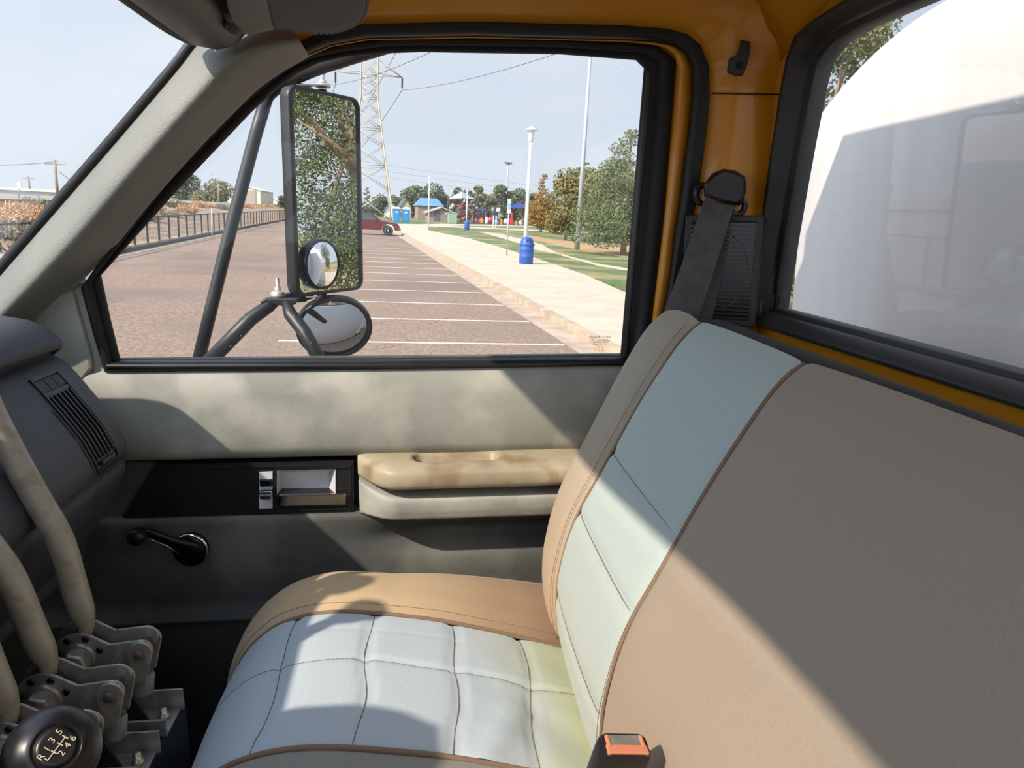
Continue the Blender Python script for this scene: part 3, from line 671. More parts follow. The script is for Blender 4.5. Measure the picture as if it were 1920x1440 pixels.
CP = [(-.245, -.86), (-.262, -.76), (-.268, -.68), (-.266, -.625), (-.256, -.582), (-.240, -.548), (-.217, -.522), (-.188, -.5035), (-.146, -.4935), (-.10, -.4940), (-.05, -.5010), (.02, -.5150), (.11, -.5410), (.20, -.5700), (.27, -.592), (.32, -.60)]
CPs = resample(smoothp([Vector((x, 0, z)) for x, z in CP], 5), 120)
def cnn(i):
    a = CPs[max(0, i-1)]; b = CPs[min(len(CPs)-1, i+1)]; t = (b-a).normalized(); return Vector((-t.z, 0, t.x))
XS = (-.172, -.078, .020, .106)
def quilt(q, y, x):
    h = 0
    for xs in XS: h -= .0042*math.exp(-((x-xs+.012*noise.noise(Vector((y*9, xs*5, 2))))/.0045)**2)
    ys = .770+.010*noise.noise(Vector((x*9, 0, 5))); dpt = .0042 if x > -.09 else .0022*math.exp(-((x+.09)/.05)**2)
    h -= dpt*math.exp(-((y-ys)/.0045)**2)
    if x < .03: h -= .0012*math.exp(-((y-.835)/.004)**2)
    # slack folds near the backrest
    if x > .03: h += .006*noise.noise(Vector((x*17+y*9, y*16-x*6, 3)))*min(1, (x-.03)/.06)*(1 if y < .78 else .4)
    if x > .02 and y < .77: h += .005*math.exp(-((x-.075-(y-.7)*.4)/.018)**2)*math.exp(-((y-.66)/.05)**2)
    return h
def cush_panel(y0, y1, ny, puff, dz=lambda y, x: 0, q=False, endround=False, flip=False):
    rows = []
    for k in range(ny+1):
        t = k/ny; y = y0+(y1-y0)*t; row = []
        for i, p in enumerate(CPs):
            n = cnn(i); h = puff*(max(0, 1-(2*t-1)**2))**.35
            if endround: h = puff*(1-(1-min(1, t*4))**2)
            if q: h += quilt(p, y, p.x)
            v = Vector((p.x, y, p.z))+n*h; v.z += dz(y, p.x)
            v += n*noise.noise(Vector((v.x*8, v.y*8, 4)))*.0015
            if endround and t > .35:
                u_ = (t-.35)/.65; r_ = 1-sqrt(max(0, 1-u_*u_)); ctr = Vector((.04, y, -.70)); d = v-ctr; v = ctr+Vector((d.x*(1-.10*r_), 0, d.z*(1-.28*r_)))
            row.append(v)
        rows.append(row)
    return rows
dzf = lambda y, x: (.006 if x < 0 else .0)*0
rc = cush_panel(.882, 1.035, 26, .012, dz=lambda y, x: .030*min(1, max(0, (x+.06)/.22))*min(1, (y-.882)/.10), endround=True)
m_ = MB().grid(rc); m_.grid([rc[-1], [Vector((p.x, 1.038, p.z-.05)) for p in rc[-1]], [Vector((p.x, 1.03, -.9)) for p in rc[-1]]])
cushion = obj('cushion', m_, 'brown_cushion', bench, label='brown cloth outer bolster of the cushion')
ci = cush_panel(.632, .878, 64, .006, q=True)
obj('cushion_insert', MB().grid(ci), 'blue_cushion', cushion, label='pale blue quilted cloth insert with an ochre stain')
obj('centre_cushion', MB().grid(cush_panel(-.38, .628, 60, .012)), 'cushion_side', bench, label='grey-brown centre section of the cushion')
for y in (.630, .880): obj('seam_cord', MB().tube([Vector((p.x, y, p.z))+cnn(i)*.001 for i, p in enumerate(CPs)], .0030, 8), 'thread_brown', cushion, label='brown piping between the cloth panels')
def at_x(row, x2):
    best = None
    for a, b in zip(row[25:], row[26:]):
        if (a.x-x2)*(b.x-x2) <= 0 and abs(b.x-a.x) > 1e-9: best = a.lerp(b, (x2-a.x)/(b.x-a.x))
    return best
obj('stitch_row', dashes([p+Vector((0, 0, .0004)) for p in rc[2][14:114]]), 'stitch', cushion)
for xs in XS:
    pts = []
    for row in ci[1:-1]:
        y = row[60].y; q_ = at_x(row, xs-.012*noise.noise(Vector((y*9, xs*5, 2))))
        if q_ is not None: pts.append(q_+Vector((-.0002, 0, .0003)))
    obj('stitch_row', dashes(pts, r=.0005), 'thread_brown', cushion)
pts = []
for j in range(40, 112):
    x2 = ci[30][j].x; yy = .770+.010*noise.noise(Vector((x2*9, 0, 5))); k_ = (yy-.632)/.246*64; a_i = int(k_); pts.append(ci[a_i][j].lerp(ci[a_i+1][j], k_-a_i)+Vector((0, 0, .0003)))
obj('stitch_row', dashes(pts, r=.00045), 'stitch', cushion)

# ---- seat belt
belt = root('seat_belt', T(1355, 380, Y=1.03), 'dark grey shoulder belt hanging from its pillar guide behind the seat', 'seat belt')
def strap(p0, p1, w0, w1, nrm_, th=.0016, n=16, bow=.004):
    p0, p1 = Vector(p0), Vector(p1); rows = []
    for k in range(n+1):
        t = k/n; c = p0.lerp(p1, t)+Vector(nrm_)*bow*sin(pi*t); w_ = Vector(w0).lerp(Vector(w1), t)
        rows.append([c-w_-Vector(nrm_)*th, c-w_, c-w_*.75+Vector(nrm_)*.0006, c+w_*.75+Vector(nrm_)*.0006, c+w_, c+w_-Vector(nrm_)*th, c-w_-Vector(nrm_)*th])
    return MB().grid(rows, smooth=False)
tl, tr_ = T(1322, 372, Y=1.012), T(1376, 388, Y=1.000); bl, br = T(1230, 625, Y=1.015), T(1298, 625, Y=1.000)
obj('webbing', strap((tl+tr_)/2, (bl+br)/2, (tr_-tl)/2, (br-bl)/2, (0, -1, 0)), 'belt_web', belt)
tl2, tr2 = T(1352, 385, Y=1.036), T(1378, 392, Y=1.022); bl2, br2 = T(1296, 620, Y=1.036), T(1330, 620, Y=1.022)
obj('return_webbing', strap((tl2+tr2)/2, (bl2+br2)/2, (tr2-tl2)/2, (br2-bl2)/2, (0, -1, 0)), 'belt_web', belt)
capk = [(1319, 345), (1335, 326), (1356, 316), (1380, 320), (1397, 331), (1400, 350), (1395, 377), (1386, 386), (1352, 380), (1320, 367)]
def shrink(pl, k):
    cx = sum(p[0] for p in pl)/len(pl); cy = sum(p[1] for p in pl)/len(pl); return [(cx+(a-cx)*k, cy+(b-cy)*k) for a, b in pl]
m_ = MB(); rws = [PX(capk, 1.045), PX(shrink(capk, 1.0), 1.012), PX(shrink(capk, .95), .998), PX(shrink(capk, .80), .992)]
rws = [r_+[r_[0]] for r_ in rws]; m_.grid(rws); m_.add(rws[-1][:-1], [list(range(len(capk)))])
obj('anchor_cover', m_, 'black_plastic', belt)
lp_ = MB().tube(smoothp([T(a, b, Y=1.03) for a, b in [(1326, 347), (1312, 350), (1305, 362), (1309, 378), (1325, 385), (1350, 390), (1378, 402), (1393, 396), (1396, 382), (1388, 376)]], 5), .0042, 10)
obj('guide_loop', lp_, 'satin_black', belt)
gr = root('speaker_grille', T(1380, 605, Y=1.03), 'black slatted speaker grille on the rear pillar beside the rear window', 'speaker')
A_ = Vector((.362, 1.0445, 0)); B_ = Vector((.4535, 1.004, 0)); zt_, zb_ = .0045, -.148
dA = (B_-A_).normalized(); nG = Vector((dA.y, -dA.x, 0)); nG = -nG if nG.y > 0 else nG
def gp_(u_, z, h=0): return A_.lerp(B_, u_)+Vector((0, 0, z))+nG*h
pn = MB().prism([gp_(0, zt_), gp_(1, zt_), gp_(1, zb_), gp_(0, zb_)], -nG*.010); obj('backing', pn, 'gloss_black', gr)
fm = MB()
for a, b in ((gp_(0, zt_-.004), gp_(1, zt_-.004)), (gp_(0, zb_+.004), gp_(1, zb_+.004)), (gp_(.97, zt_), gp_(.97, zb_)), (gp_(.02, zt_), gp_(.02, zb_))): fm.bar(a, b, .010, .005, nG)
obj('grille_frame', fm, 'charcoal_vinyl', gr, bevel=.002)
for k in range(23): obj('slat', MB().bar(gp_(.05, zt_-.014-k*.0058, .001), gp_(.94, zt_-.014-k*.0058, .001), .0024, .004, nG), 'satin_black', gr)
ru = MB(); 
pts = [gp_(.50+.36*cos(a), -.072+.052*sin(a), -.0005) for a in [-1.5+.25*k for k in range(12)]]; ru.tube(pts, .0012, 6); obj('rusty_basket', ru, 'rust', gr, label='rusty speaker rim behind the slats')
va = MB().bar(gp_(.52, zt_-.02, -.0008), gp_(.52, zb_+.01, -.0008), .003, .001, nG); obj('rib', va, 'charcoal_vinyl', gr)
hm = MB().prism([T(a, b, Y=1.040) for a, b in [(1296, 402), (1316, 404), (1300, 462), (1290, 480)]], (0, .006, 0))
ht = root('height_track', T(1296, 470, Y=1.04), 'dark perforated belt height bracket between door seal and belt', 'bracket')
obj('plate', hm, 'charcoal_vinyl', ht, bevel=.0015)
for k in range(10): obj('hole', MB().lathe([(.0017, 0), (.0017, .0006), (0, .0006)], T(1298+4*(k % 2)-k*.35, 424+4.5*k, Y=1.0395), (0, -1, 0), n=10), 'pillar_vinyl', ht)

# ---- coat hook
ck = [(1389, 75), (1407, 78), (1406, 100), (1401, 122), (1393, 142), (1378, 142), (1363, 136), (1366, 110), (1380, 103), (1386, 92)]
m_ = MB(); rws = [PX(ck, 1.050), PX(ck, 1.034), PX(shrink(ck, .88), 1.028)]; rws = [r_+[r_[0]] for r_ in rws]; m_.grid(rws, smooth=False); m_.add(rws[-1][:-1], [list(range(len(ck)))])
hook = root('coat_hook', T(1385, 140, Y=1.045), 'small grey plastic coat hook screwed to the yellow pillar', 'coat hook')
obj('hook_body', m_, 'charcoal_vinyl', hook, bevel=.002)
obj('screw_hole', MB().lathe([(.0048, 0), (.0048, .0012), (.0038, .0012), (.0034, -.001), (0, -.001)], T(1386, 123, Y=1.0278), (0, -1, 0), n=20), 'gloss_black', hook)

# ---- sun visor
vis = root('sun_visor', T(560, 20, Y=.8), 'grey padded sun visor folded up under the roof', 'sun visor')
def vz(y): return .205+.03*(.88-y)
def vpt(px, py, h=0):
    d = TM @ ray(px, py); k = (.205+.03*.88)/(d.z+.03*d.y); p = d*k; return p+Vector((0, 0, h))
vk = [(690, -20), (693, 0), (688, 22), (672, 38), (650, 49), (625, 55), (590, 56), (560, 53), (540, 48), (515, 46)]
vk2 = [(515, 46), (490, 52), (468, 56), (452, 52), (440, 38), (428, 10), (424, -10)]
def slab(mb, keys, th=.010, inner=None):
    edge = [vpt(a, b) for a, b in keys]; ctr = Vector((-.12, .55, vz(.55)))
    r0 = [p+Vector((0, 0, th)) for p in edge]; r2 = [p.lerp(ctr, .012)+Vector((0, 0, -th*.5)) for p in edge]; r1 = [p+Vector((0, 0, th*.3)) for p in edge]; r3 = [p.lerp(ctr, .08)+Vector((0, 0, -th*.8)) for p in edge]; r4 = [p.lerp(ctr, .999) for p in edge]
    top = [p+Vector((0, 0, th*1.6)) for p in r4]
    mb.grid([top, r0, r1, edge, r2, r3, r4]); return mb
obj('visor_panel', slab(MB(), [(q.x, q.y) for q in smoothp([Vector((a, b, 0)) for a, b in vk], 4)]), 'visor_dark', vis, label='dark half of the sun visor')
obj('visor_flap', slab(MB(), [(q.x, q.y) for q in smoothp([Vector((a, b, 0)) for a, b in vk2], 4)], .012), 'visor_vinyl', vis, label='lighter leather-like half of the sun visor')
st = [vpt(a, b, -.0065) for a, b in [(q.x, q.y) for q in smoothp([Vector((a, b, 0)) for a, b in shrink(vk, 1)], 4)]]
ctr = Vector((-.12, .55, vz(.55))); st = [p.lerp(ctr, .022) for p in st]
obj('visor_stitching', dashes(st, .006, .0038, .0007), 'stitch', vis)
cp = MB().lathe([(.002, -.012), (.010, -.010), (.012, 0), (.010, .008), (.004, .010)], T(437, 41, Y=.90), (.5, -.6, -.6), n=20); cp.tube([T(437, 41, Y=.90), T(425, 15, Y=.86)], .006, 10)
obj('visor_pivot', cp, 'charcoal_vinyl', vis, label='grey pivot clip of the visor')

# ---- belt buckle
bk_ = root('belt_buckle', T(1160, 1440, Y=.52), 'black seat belt buckle with a faded orange release button in the seat crease', 'buckle')
bx = Matrix((Vector((.985, .06, -.14)).normalized(), Vector((-.06, .96, .27)).normalized(), Vector((.15, -.27, .95)).normalized())).transposed()
ctr = T(1160, 1416, Y=.455)+Vector((0, 0, -.006))
def bq(x, y, z): return ctr+bx @ (Vector((x, y, z))*.88)
m_ = MB(); rws = []
for zz, hx_, hy_, r_ in ((-.060, .0175, .0085, .004), (-.045, .0205, .0115, .005), (.010, .0212, .0118, .006), (.0195, .0205, .0112, .006), (.0232, .0188, .0095, .0055)):
    rws.append([bq(a, b, zz) for a, b in rrect(hx_, hy_, r_, 5)])
rws = [r_+[r_[0]] for r_ in rws]; m_.grid(rws); m_.add(rws[-1][:-1], [list(range(24))]); m_.add(rws[0][:-1], [list(range(24))])
obj('buckle_body', m_, 'satin_black', bk_)
bt = MB().box(bq(0, -.0052, .0222), (.031, .0075, .0042), bx); bt.box(bq(-.0145, .002, .0215), (.0032, .010, .0065), bx); bt.box(bq(.0145, .002, .0215), (.0032, .010, .0065), bx)
obj('release_button', bt, 'orange_button', bk_, bevel=.0012, label='faded orange release button')
obj('latch_slot', MB().box(bq(0, .0035, .0222), (.025, .0075, .0035), bx), 'cast_metal', bk_, bevel=.0005, label='worn metal latch slot')
obj('buckle_stalk', MB().tube([bq(0, 0, -.05), bq(0, .01, -.10), bq(.01, .03, -.15)], .011, 12), 'black_fabric', bk_)

# ---- control levers
LY = .75
con = root('lever_console', (-.38, .66, -1.0), 'black steel box carrying the three control levers', 'console')
p_a, p_b = T(150, 1330, Y=.80), T(338, 1302, Y=.80)
ZC = T(335, 1316, Y=LY+.03).z-.004
cb = MB().prism([Vector((-.52, LY+.045, ZC)), Vector((T(338, 1300, Y=LY+.03).x, LY+.045, ZC)), Vector((T(338, 1300, Y=LY+.03).x-.012, .50, ZC)), Vector((-.52, .50, ZC))], (0, 0, -.45))
obj('console_box', cb, 'gloss_black', con, bevel=.002)
def L8(cx, cy, Y=LY): return T(cx/4.235, 1100+cy/4.235, Y=Y)       # from the lower-left detail of the photograph
def plate(mb, pl, y, th=.003): mb.prism([Vector((p.x, y, p.z)) for p in pl], (0, th, 0))
def arc(c, r, a0, a1, n=12): return [Vector((c.x+r*cos(a0+(a1-a0)*k/n), c.y, c.z+r*sin(a0+(a1-a0)*k/n))) for k in range(n+1)]
def make_lever(label):
    r = root('control_lever', L8(665, 520), label, 'lever', 'tall control levers on the black steel box')
    C = L8(665, 520); PN = L8(1150, 465); RD = (L8(665, 520)-L8(445, 520)).length
    # two flanged plates with an arm reaching back to the clevis
    pr = (L8(1240, 465)-PN).length
    out_ = arc(C, RD*1.0, R(52), R(318), 26)+[Vector((PN.x-.012, C.y, PN.z-.030))]+arc(PN, pr, R(-80), R(95), 10)+[Vector((C.x+RD*1.12, C.y, PN.z+pr*.75))]
    for y, nm in ((LY-.010, 'front_plate'), (LY+.008, 'rear_plate')):
        m_ = MB(); plate(m_, [p+Vector((0, 0, .006 if y > LY else 0)) for p in out_], y); obj(nm, m_, 'cast_metal', r, bevel=.0008)
    hl_ = MB()
    for k in range(6):
        a = R(20+k*48); p = Vector((C.x+RD*.80*cos(a), LY-.0105, C.z+RD*.80*sin(a))); hl_.lathe([(.0036, 0), (.0036, .0006), (0, .0008)], p, (0, -1, 0), n=12)
    obj('plate_hole', hl_, 'gloss_black', r)
    hub = MB().lathe([(RD*.60, -.004), (RD*.60, .001), (RD*.52, .003), (RD*.50, .003), (RD*.40, .004), (RD*.38, .007), (.008, .007)], Vector((C.x, LY-.010, C.z)), (0, -1, 0)); obj('hub_washer', hub, 'cast_metal', r)
    nut = MB().lathe([(.0145, 0), (.0145, .010), (.0125, .012), (.008, .012)], Vector((C.x, LY-.016, C.z)), (0, -1, 0), n=6, smooth=False); nut.lathe([(.007, 0), (.007, .012), (.0055, .014)], Vector((C.x, LY-.027, C.z)), (0, -1, 0), n=16); obj('pivot_nut', nut, 'cast_metal', r)
    fk = MB(); plate(fk, [Vector((C.x-.020, 0, C.z-.006)), Vector((C.x-.004, 0, C.z+.024)), Vector((C.x+.014, 0, C.z+.020)), Vector((C.x+.060, 0, ZC+.001)), Vector((C.x-.042, 0, ZC+.001))], LY-.003, .004); obj('support_plate', fk, 'satin_black', r, bevel=.0008)
    tb = smoothp([L8(680, 290), L8(640, 170), L8(590, 0), Vector((-1, 0, 0)) if False else T(112, 1010, Y=LY), T(65, 928, Y=LY), T(5, 818, Y=LY), T(-30, 745, Y=LY), T(-58, 670, Y=LY), T(-72, 600, Y=LY)], 5)
    tb = [p for p in tb]; n_ = len(tb)
    t_ = MB().tube([Vector((C.x+.002, LY, C.z+.010))]+tb, [.006]+[(.009, .0100, .0110, .0118, .0124)[k] if k < 5 else .0128 if k < n_-8 else .0120-(k-n_+8)*.0005 for k in range(n_)], 20); obj('lever_tube', t_, 'lever_paint', r, label='chipped khaki paint on a bent steel tube')
    top = tb[-1]; ax = (tb[-1]-tb[-4]).normalized()
    kb = MB().lathe([(.008, -.018), (.013, -.013), (.020, -.002), (.0225, .010), (.0205, .023), (.013, .033), (.005, .0365), (0, .037)], top, ax, n=28); obj('lever_knob', kb, 'gloss_black', r)
    cv = MB()
    for y in (LY-.016, LY+.012): plate(cv, [Vector((p.x, 0, p.z)) for p in arc(L8(1150, 465), .0125, R(0), R(180), 8)]+[L8(1098, 700), L8(1202, 700)][::-1][::-1], y, .004)
    cv.tube([L8(1140, 695), L8(1135, 830)], .011, 16); cv.lathe([(.012, 0), (.012, .006)], L8(1140, 720), (0, 0, 1), 6, smooth=False)
    obj('clevis', cv, 'cast_metal', r, bevel=.0006)
    pn_ = MB().lathe([(.0055, -.034), (.0055, 0), (.0045, .003), (0, .003)], Vector((PN.x, LY-.018, PN.z)), (0, -1, 0), n=18); obj('clevis_pin', pn_, 'rust', r, label='rusty clevis pin')
    br_ = MB(); a = L8(930, 860); b = L8(1365, 880)
    z0 = ZC
    br_.box(((a.x+b.x)/2, LY-.022, z0+.010), (b.x-a.x, .003, .020)); br_.box(((a.x+b.x)/2, LY, z0+.0015), (b.x-a.x, .044, .003)); br_.box(((a.x+b.x)/2+.004, LY+.022, z0+.013), (b.x-a.x, .003, .026))
    obj('mounting_channel', br_, 'cast_metal', r, bevel=.0008)
    bo = MB().lathe([(.006, 0), (.006, .004), (.004, .004), (.004, .011), (.003, .012), (0, .012)], Vector((b.x-.012, LY+.004, z0+.003)), (0, 0, 1), 12); obj('channel_bolt', bo, 'zinc', r, label='bright zinc bolt')
    return r
lev = make_lever('khaki control lever nearest the door, farthest of the three bent tubes')
for k, dy in ((1, -.067), (2, -.134)):
    c_ = copy_tree(lev); c_.location = Vector(lev.location)+Vector((-.003*k, dy, -.002*k)); c_.rotation_euler = (0, 0, 0)
    for ch_ in c_.children:
        if ch_.name.startswith(('lever_tube', 'lever_knob')): ch_.rotation_euler = (0, R((-5.5, -3.5)[k-1]), 0)
    c_['label'] = ['khaki control lever in the middle of the three bent tubes', 'khaki control lever nearest the camera, partly behind the black shift knob'][k-1]

# ---- gear shift
KY = .37; kc = T(98, 1412, Y=KY); kr = (T(187, 1412, Y=KY)-kc).length*.985
nk = (Vector((0, 0, 0))-kc).normalized(); nk = (nk+Vector((0, 0, .22))-TM @ Vector((-.16, 0, 0))).normalized()
gs = root('gear_shift', kc-Vector((0, 0, .3)), 'round black gear shift knob with a white shift pattern', 'gear shift')
pr_ = [(0, -kr), (kr*.35, -kr*.95), (kr*.7, -kr*.72), (kr*.93, -kr*.36), (kr, 0), (kr*.95, kr*.34), (kr*.80, kr*.60), (kr*.62, kr*.76), (kr*.52, kr*.815), (kr*.49, kr*.82), (kr*.475, kr*.80)]
pp = [(q.x, q.y) for q in smoothp([Vector((a, b, 0)) for a, b in pr_], 4)]
obj('knob', MB().lathe(pp, kc, nk, n=48), 'knob_black', gs)
obj('pattern_disc', MB().lathe([(kr*.48, .795*kr), (kr*.3, .815*kr), (0, .82*kr)], kc, nk, n=40), 'satin_black', gs, label='satin disc with the engraved shift pattern')
obj('shift_stem', MB().tube([kc-nk*kr*.6, kc+Vector((-.03, -.02, -.10)), kc+Vector((-.08, -.03, -.30))], .009, 14), 'satin_black', gs)
uu = TM @ Vector((.60, .80, 0)); uu = (uu-nk*uu.dot(nk)).normalized(); vv = nk.cross(uu)
dc = kc+nk*kr*.826; s_ = kr
def pm(x, y):
    m = Matrix((uu, vv, nk)).transposed().to_4x4(); m.translation = dc+uu*x*s_+vv*y*s_; return m
for (ch_, x, y) in (('R', -.29, .13), ('1', -.11, .13), ('3', .07, .16), ('5', .27, .15), ('2', -.05, -.17), ('4', .13, -.17), ('6', .29, -.17)):
    text('shift_digit', ch_, kr*.20, 'ivory_mark', gs, pm(x, y), depth=.0001)
ln = MB()
def ll(x0, y0, x1, y1): ln.bar(dc+uu*x0*s_+vv*y0*s_, dc+uu*x1*s_+vv*y1*s_, kr*.022, .0002, nk)
ll(-.28, -.02, .24, -.02); ll(-.28, -.02, -.28, .05)
for x in (-.10, .08, .24): ll(x, -.09, x, .05)
obj('shift_pattern', ln, 'ivory_mark', gs)

# ================================================================ SIDE MIRRORS (outside the passenger window)
MY = 1.50
mb_ = root('mirror_bracket', T(370, 690, Y=1.42), 'black tubular mirror bracket standing off the passenger door', 'bracket')
obj('front_tube', MB().tube([T(504, 170, Y=1.47), T(480, 250, Y=1.47), T(430, 440, Y=1.45), T(398, 570, Y=1.43), T(369, 690, Y=1.42)], .0118, 18), 'mirror_housing', mb_)
obj('top_arm', MB().tube(smoothp([T(1000, 10, Y=1.26), T(800, 60, Y=1.30), T(720, 86, Y=1.33), T(640, 111, Y=1.37), T(590, 128, Y=1.42), T(548, 146, Y=1.46), T(522, 160, Y=1.47), T(504, 174, Y=1.47)], 6), .0135, 18), 'mirror_housing', mb_)
apx = T(522, 562, Y=1.44)
obj('lower_tube', MB().tube([apx+Vector((0, .01, 0)), T(505, 573, Y=1.44), T(470, 598, Y=1.43), T(388, 682, Y=1.38)], [.007, .0125, .0135, .0135], 18), 'mirror_housing', mb_)
obj('lower_tube', MB().tube([apx+Vector((.012, 0, -.002)), T(545, 590, Y=1.42), T(570, 622, Y=1.40), T(608, 690, Y=1.36)], [.008, .0125, .0125, .0125], 18), 'mirror_housing', mb_)
obj('clamp_plate', MB().prism([T(487, 568, Y=1.43), T(495, 559, Y=1.43), T(560, 560, Y=1.43), T(552, 572, Y=1.43), T(535, 574, Y=1.43)], (0, .02, 0)), 'mirror_housing', mb_, bevel=.003)
obj('cross_tube', MB().tube(smoothp([T(527, 560, Y=1.45), T(545, 556, Y=1.47), T(565, 556, Y=1.49), T(585, 552, Y=1.50)], 4), [.008]*5+[.0115]*5+[.009]*3, 14), 'mirror_housing', mb_)
bt_ = MB().lathe([(.014, 0), (.014, .004), (.0135, .010), (.0085, .013), (.0065, .013), (.0065, .020), (.0035, .020), (.0035, .036), (.003, .037), (0, .037)], T(522, 558, Y=1.45), (0, 0, 1), 18); obj('bolt', bt_, 'zinc', mb_, label='zinc bolt with a wide washer')
ap = MB(); ap.bar(T(552, 160, Y=1.46), T(612, 160, Y=1.50), .020, .003); ap.lathe([(.014, 0), (.014, .003), (.0135, .006)], T(606, 164, Y=1.50), (0, 0, 1), 18); obj('top_strap', ap, 'zinc', mb_, bevel=.0008, label='yellowish plated strap at the top')
ap = MB().lathe([(.0075, 0), (.0075, .008), (.0045, .009), (.004, .028), (0, .029)], T(605, 160, Y=1.50), (0, 0, 1), 12); obj('bolt', ap, 'zinc', mb_)
ap = MB().bar(T(565, 556, Y=1.49), T(612, 558, Y=1.50), .018, .003); ap.lathe([(.005, 0), (.005, .005), (.003, .006), (.003, .012), (0, .012)], T(582, 558, Y=1.50), (0, 0, 1), 12); obj('lower_strap', ap, 'zinc', mb_, bevel=.0008)
obj('post', MB().tube([T(603, 184, Y=1.515), T(603, 168, Y=1.515)], .0098, 14), 'mirror_housing', mb_)
obj('post', MB().tube([T(604, 534, Y=1.515), T(604, 560, Y=1.515)], .0098, 14), 'mirror_housing', mb_)
obj('elbow', MB().tube(smoothp([T(538, 158, Y=1.47), T(548, 168, Y=1.48), T(566, 166, Y=1.49), T(580, 172, Y=1.51)], 4), .0095, 12), 'mirror_housing', mb_)
obj('hook_clip', MB().bar(T(508, 178, Y=1.47), T(510, 188, Y=1.47), .006, .006), 'mirror_housing', mb_)

side_m = root('side_mirror', T(604, 545, Y=1.51), 'tall rectangular black side mirror reflecting a tree', 'mirror')
nM = Vector((.824, -.566, 0.0)).normalized(); nM = (nM+Vector((0, 0, -.02))).normalized()
uM = Vector((-nM.y, nM.x, 0)).normalized(); vM = nM.cross(uM)*1.0
if vM.z < 0: vM = -vM
if uM.x < 0: uM = -uM
cM = T(617, 366, Y=1.49)
HW, HH = .096, .186
def mr(hw, hh, r, h): 
    q = [cM+uM*a+vM*b+nM*h for a, b in rrect(hw, hh, r)]; return q+[q[0]]
m_ = MB().grid([mr(HW*.55, HH*.8, .02, -.032), mr(HW*.85, HH*.95, .022, -.030), mr(HW*.99, HH*.995, .022, -.022), mr(HW, HH, .022, -.004), mr(HW*.985, HH*.992, .021, .001), mr(HW*.90, HH*.965, .016, .001), mr(HW*.895, HH*.962, .016, -.003)])
m_.add(mr(HW*.55, HH*.8, .02, -.032)[:-1], [list(range(28))])
obj('mirror_housing', m_, 'mirror_housing', side_m, label='dusty black plastic mirror housing')
gm = MB(); q = mr(HW*.90, HH*.967, .016, -.0020)[:-1]; gm.add(q, [list(range(28))]); obj('mirror_glass', gm, 'mirror', side_m, label='flat mirror glass')
def cap(c, u, v, n, a, b, h, name, parent, matn, N=14, K=48, label=None):
    rows = []
    for i in range(N+1):
        r_ = i/N; rows.append([c+u*a*r_*cos(2*pi*k/K)+v*b*r_*sin(2*pi*k/K)+n*h*(1-r_*r_) for k in range(K)])
    m = MB(); m.grid([r_+[r_[0]] for r_ in rows[1:]]); m.add(rows[1], [list(range(K))], True)
    return obj(name, m, matn, parent, label=label)
sc_ = T(594, 495, Y=1.47); sc_ = sc_ - nM*((sc_-cM).dot(nM)) + nM*.002
ring = MB(); rws = []
for r_, h in ((.0475, -.003), (.0475, .006), (.0455, .0085), (.0430, .0075)): rws.append([sc_+uM*r_*cos(2*pi*k/48)+vM*r_*sin(2*pi*k/48)+nM*h for k in range(49)])
obj('spot_mirror_rim', ring.grid(rws), 'gloss_black', side_m, label='black rim of the stick-on blind spot mirror')
cap(sc_+nM*.006, uM, vM, nM, .0435, .0435, .008, 'spot_mirror', side_m, 'mirror', label='round convex blind spot mirror')

rm = root('round_mirror', T(627, 672, Y=1.5), 'round convex black mirror hanging below the rectangular mirror', 'mirror')
nR = Vector((.20, -.86, -.30)).normalized(); uR = Vector((-nR.y, nR.x, 0)).normalized(); uR = uR if uR.x > 0 else -uR; vR = nR.cross(uR); vR = vR if vR.z > 0 else -vR
cR = T(627, 614, Y=1.5)
RA, RB = .0745, .0665
rws = []
for k_, h in ((.25, -.045), (.6, -.040), (.88, -.028), (1.0, -.010), (1.0, .006), (.97, .010), (.90, .008), (.885, .004)): rws.append([cR+uR*RA*k_*cos(2*pi*k/56)+vR*RB*k_*sin(2*pi*k/56)+nR*h for k in range(57)])
m_ = MB().grid(rws); m_.add(rws[0][:-1], [list(range(56))]); obj('mirror_bowl', m_, 'mirror_housing', rm)
cap(cR+nR*.002, uR, vR, nR, RA*.90, RB*.90, .012, 'mirror_glass', rm, 'mirror', label='convex mirror glass')
obj('mirror_stem', MB().tube([cR-nR*.03+Vector((-.02, 0, .03)), T(604, 560, Y=1.515)], .008, 12), 'mirror_housing', rm)

# ================================================================ WHITE TANK BODY BEHIND THE CAB
tk = root('truck_body', (2.5, .35, -1.0), 'big white rounded truck body behind the rear window', 'truck body')
XT = .745
def bodyrow(x, k, dr):
    o = []; cy, cz, r_ = 1.035, -.475, .80-dr
    for i in range(25): a = R(0+90*i/24); o.append((min(1.50-dr, cy+r_*cos(a)), cz+r_*sin(a)))
    pts = [(1.50-dr, -1.0)]+o+[(.33, cz+r_+.012)]
    pts = pts+[(.66-y, z) for y, z in pts[::-1]]
    return [Vector((x, .33+(y-.33)*k, z)) for y, z in pts]
m_ = MB().grid([bodyrow(XT-.012, .6, .12), bodyrow(XT-.008, .90, .05), bodyrow(XT, .99, .015), bodyrow(XT+.015, 1, .003), bodyrow(XT+.05, 1, 0), bodyrow(5.5, 1, 0)])
m_.add(bodyrow(XT-.012, .6, .12), [list(range(len(bodyrow(0, 1, 0))))])
obj('body_shell', m_, 'tank_white', tk)
for x in (1.3, 2.6): obj('fender', MB().box((x+.6, 1.42, -1.25), (.8, .25, .25)), 'satin_black', tk, bevel=.05)

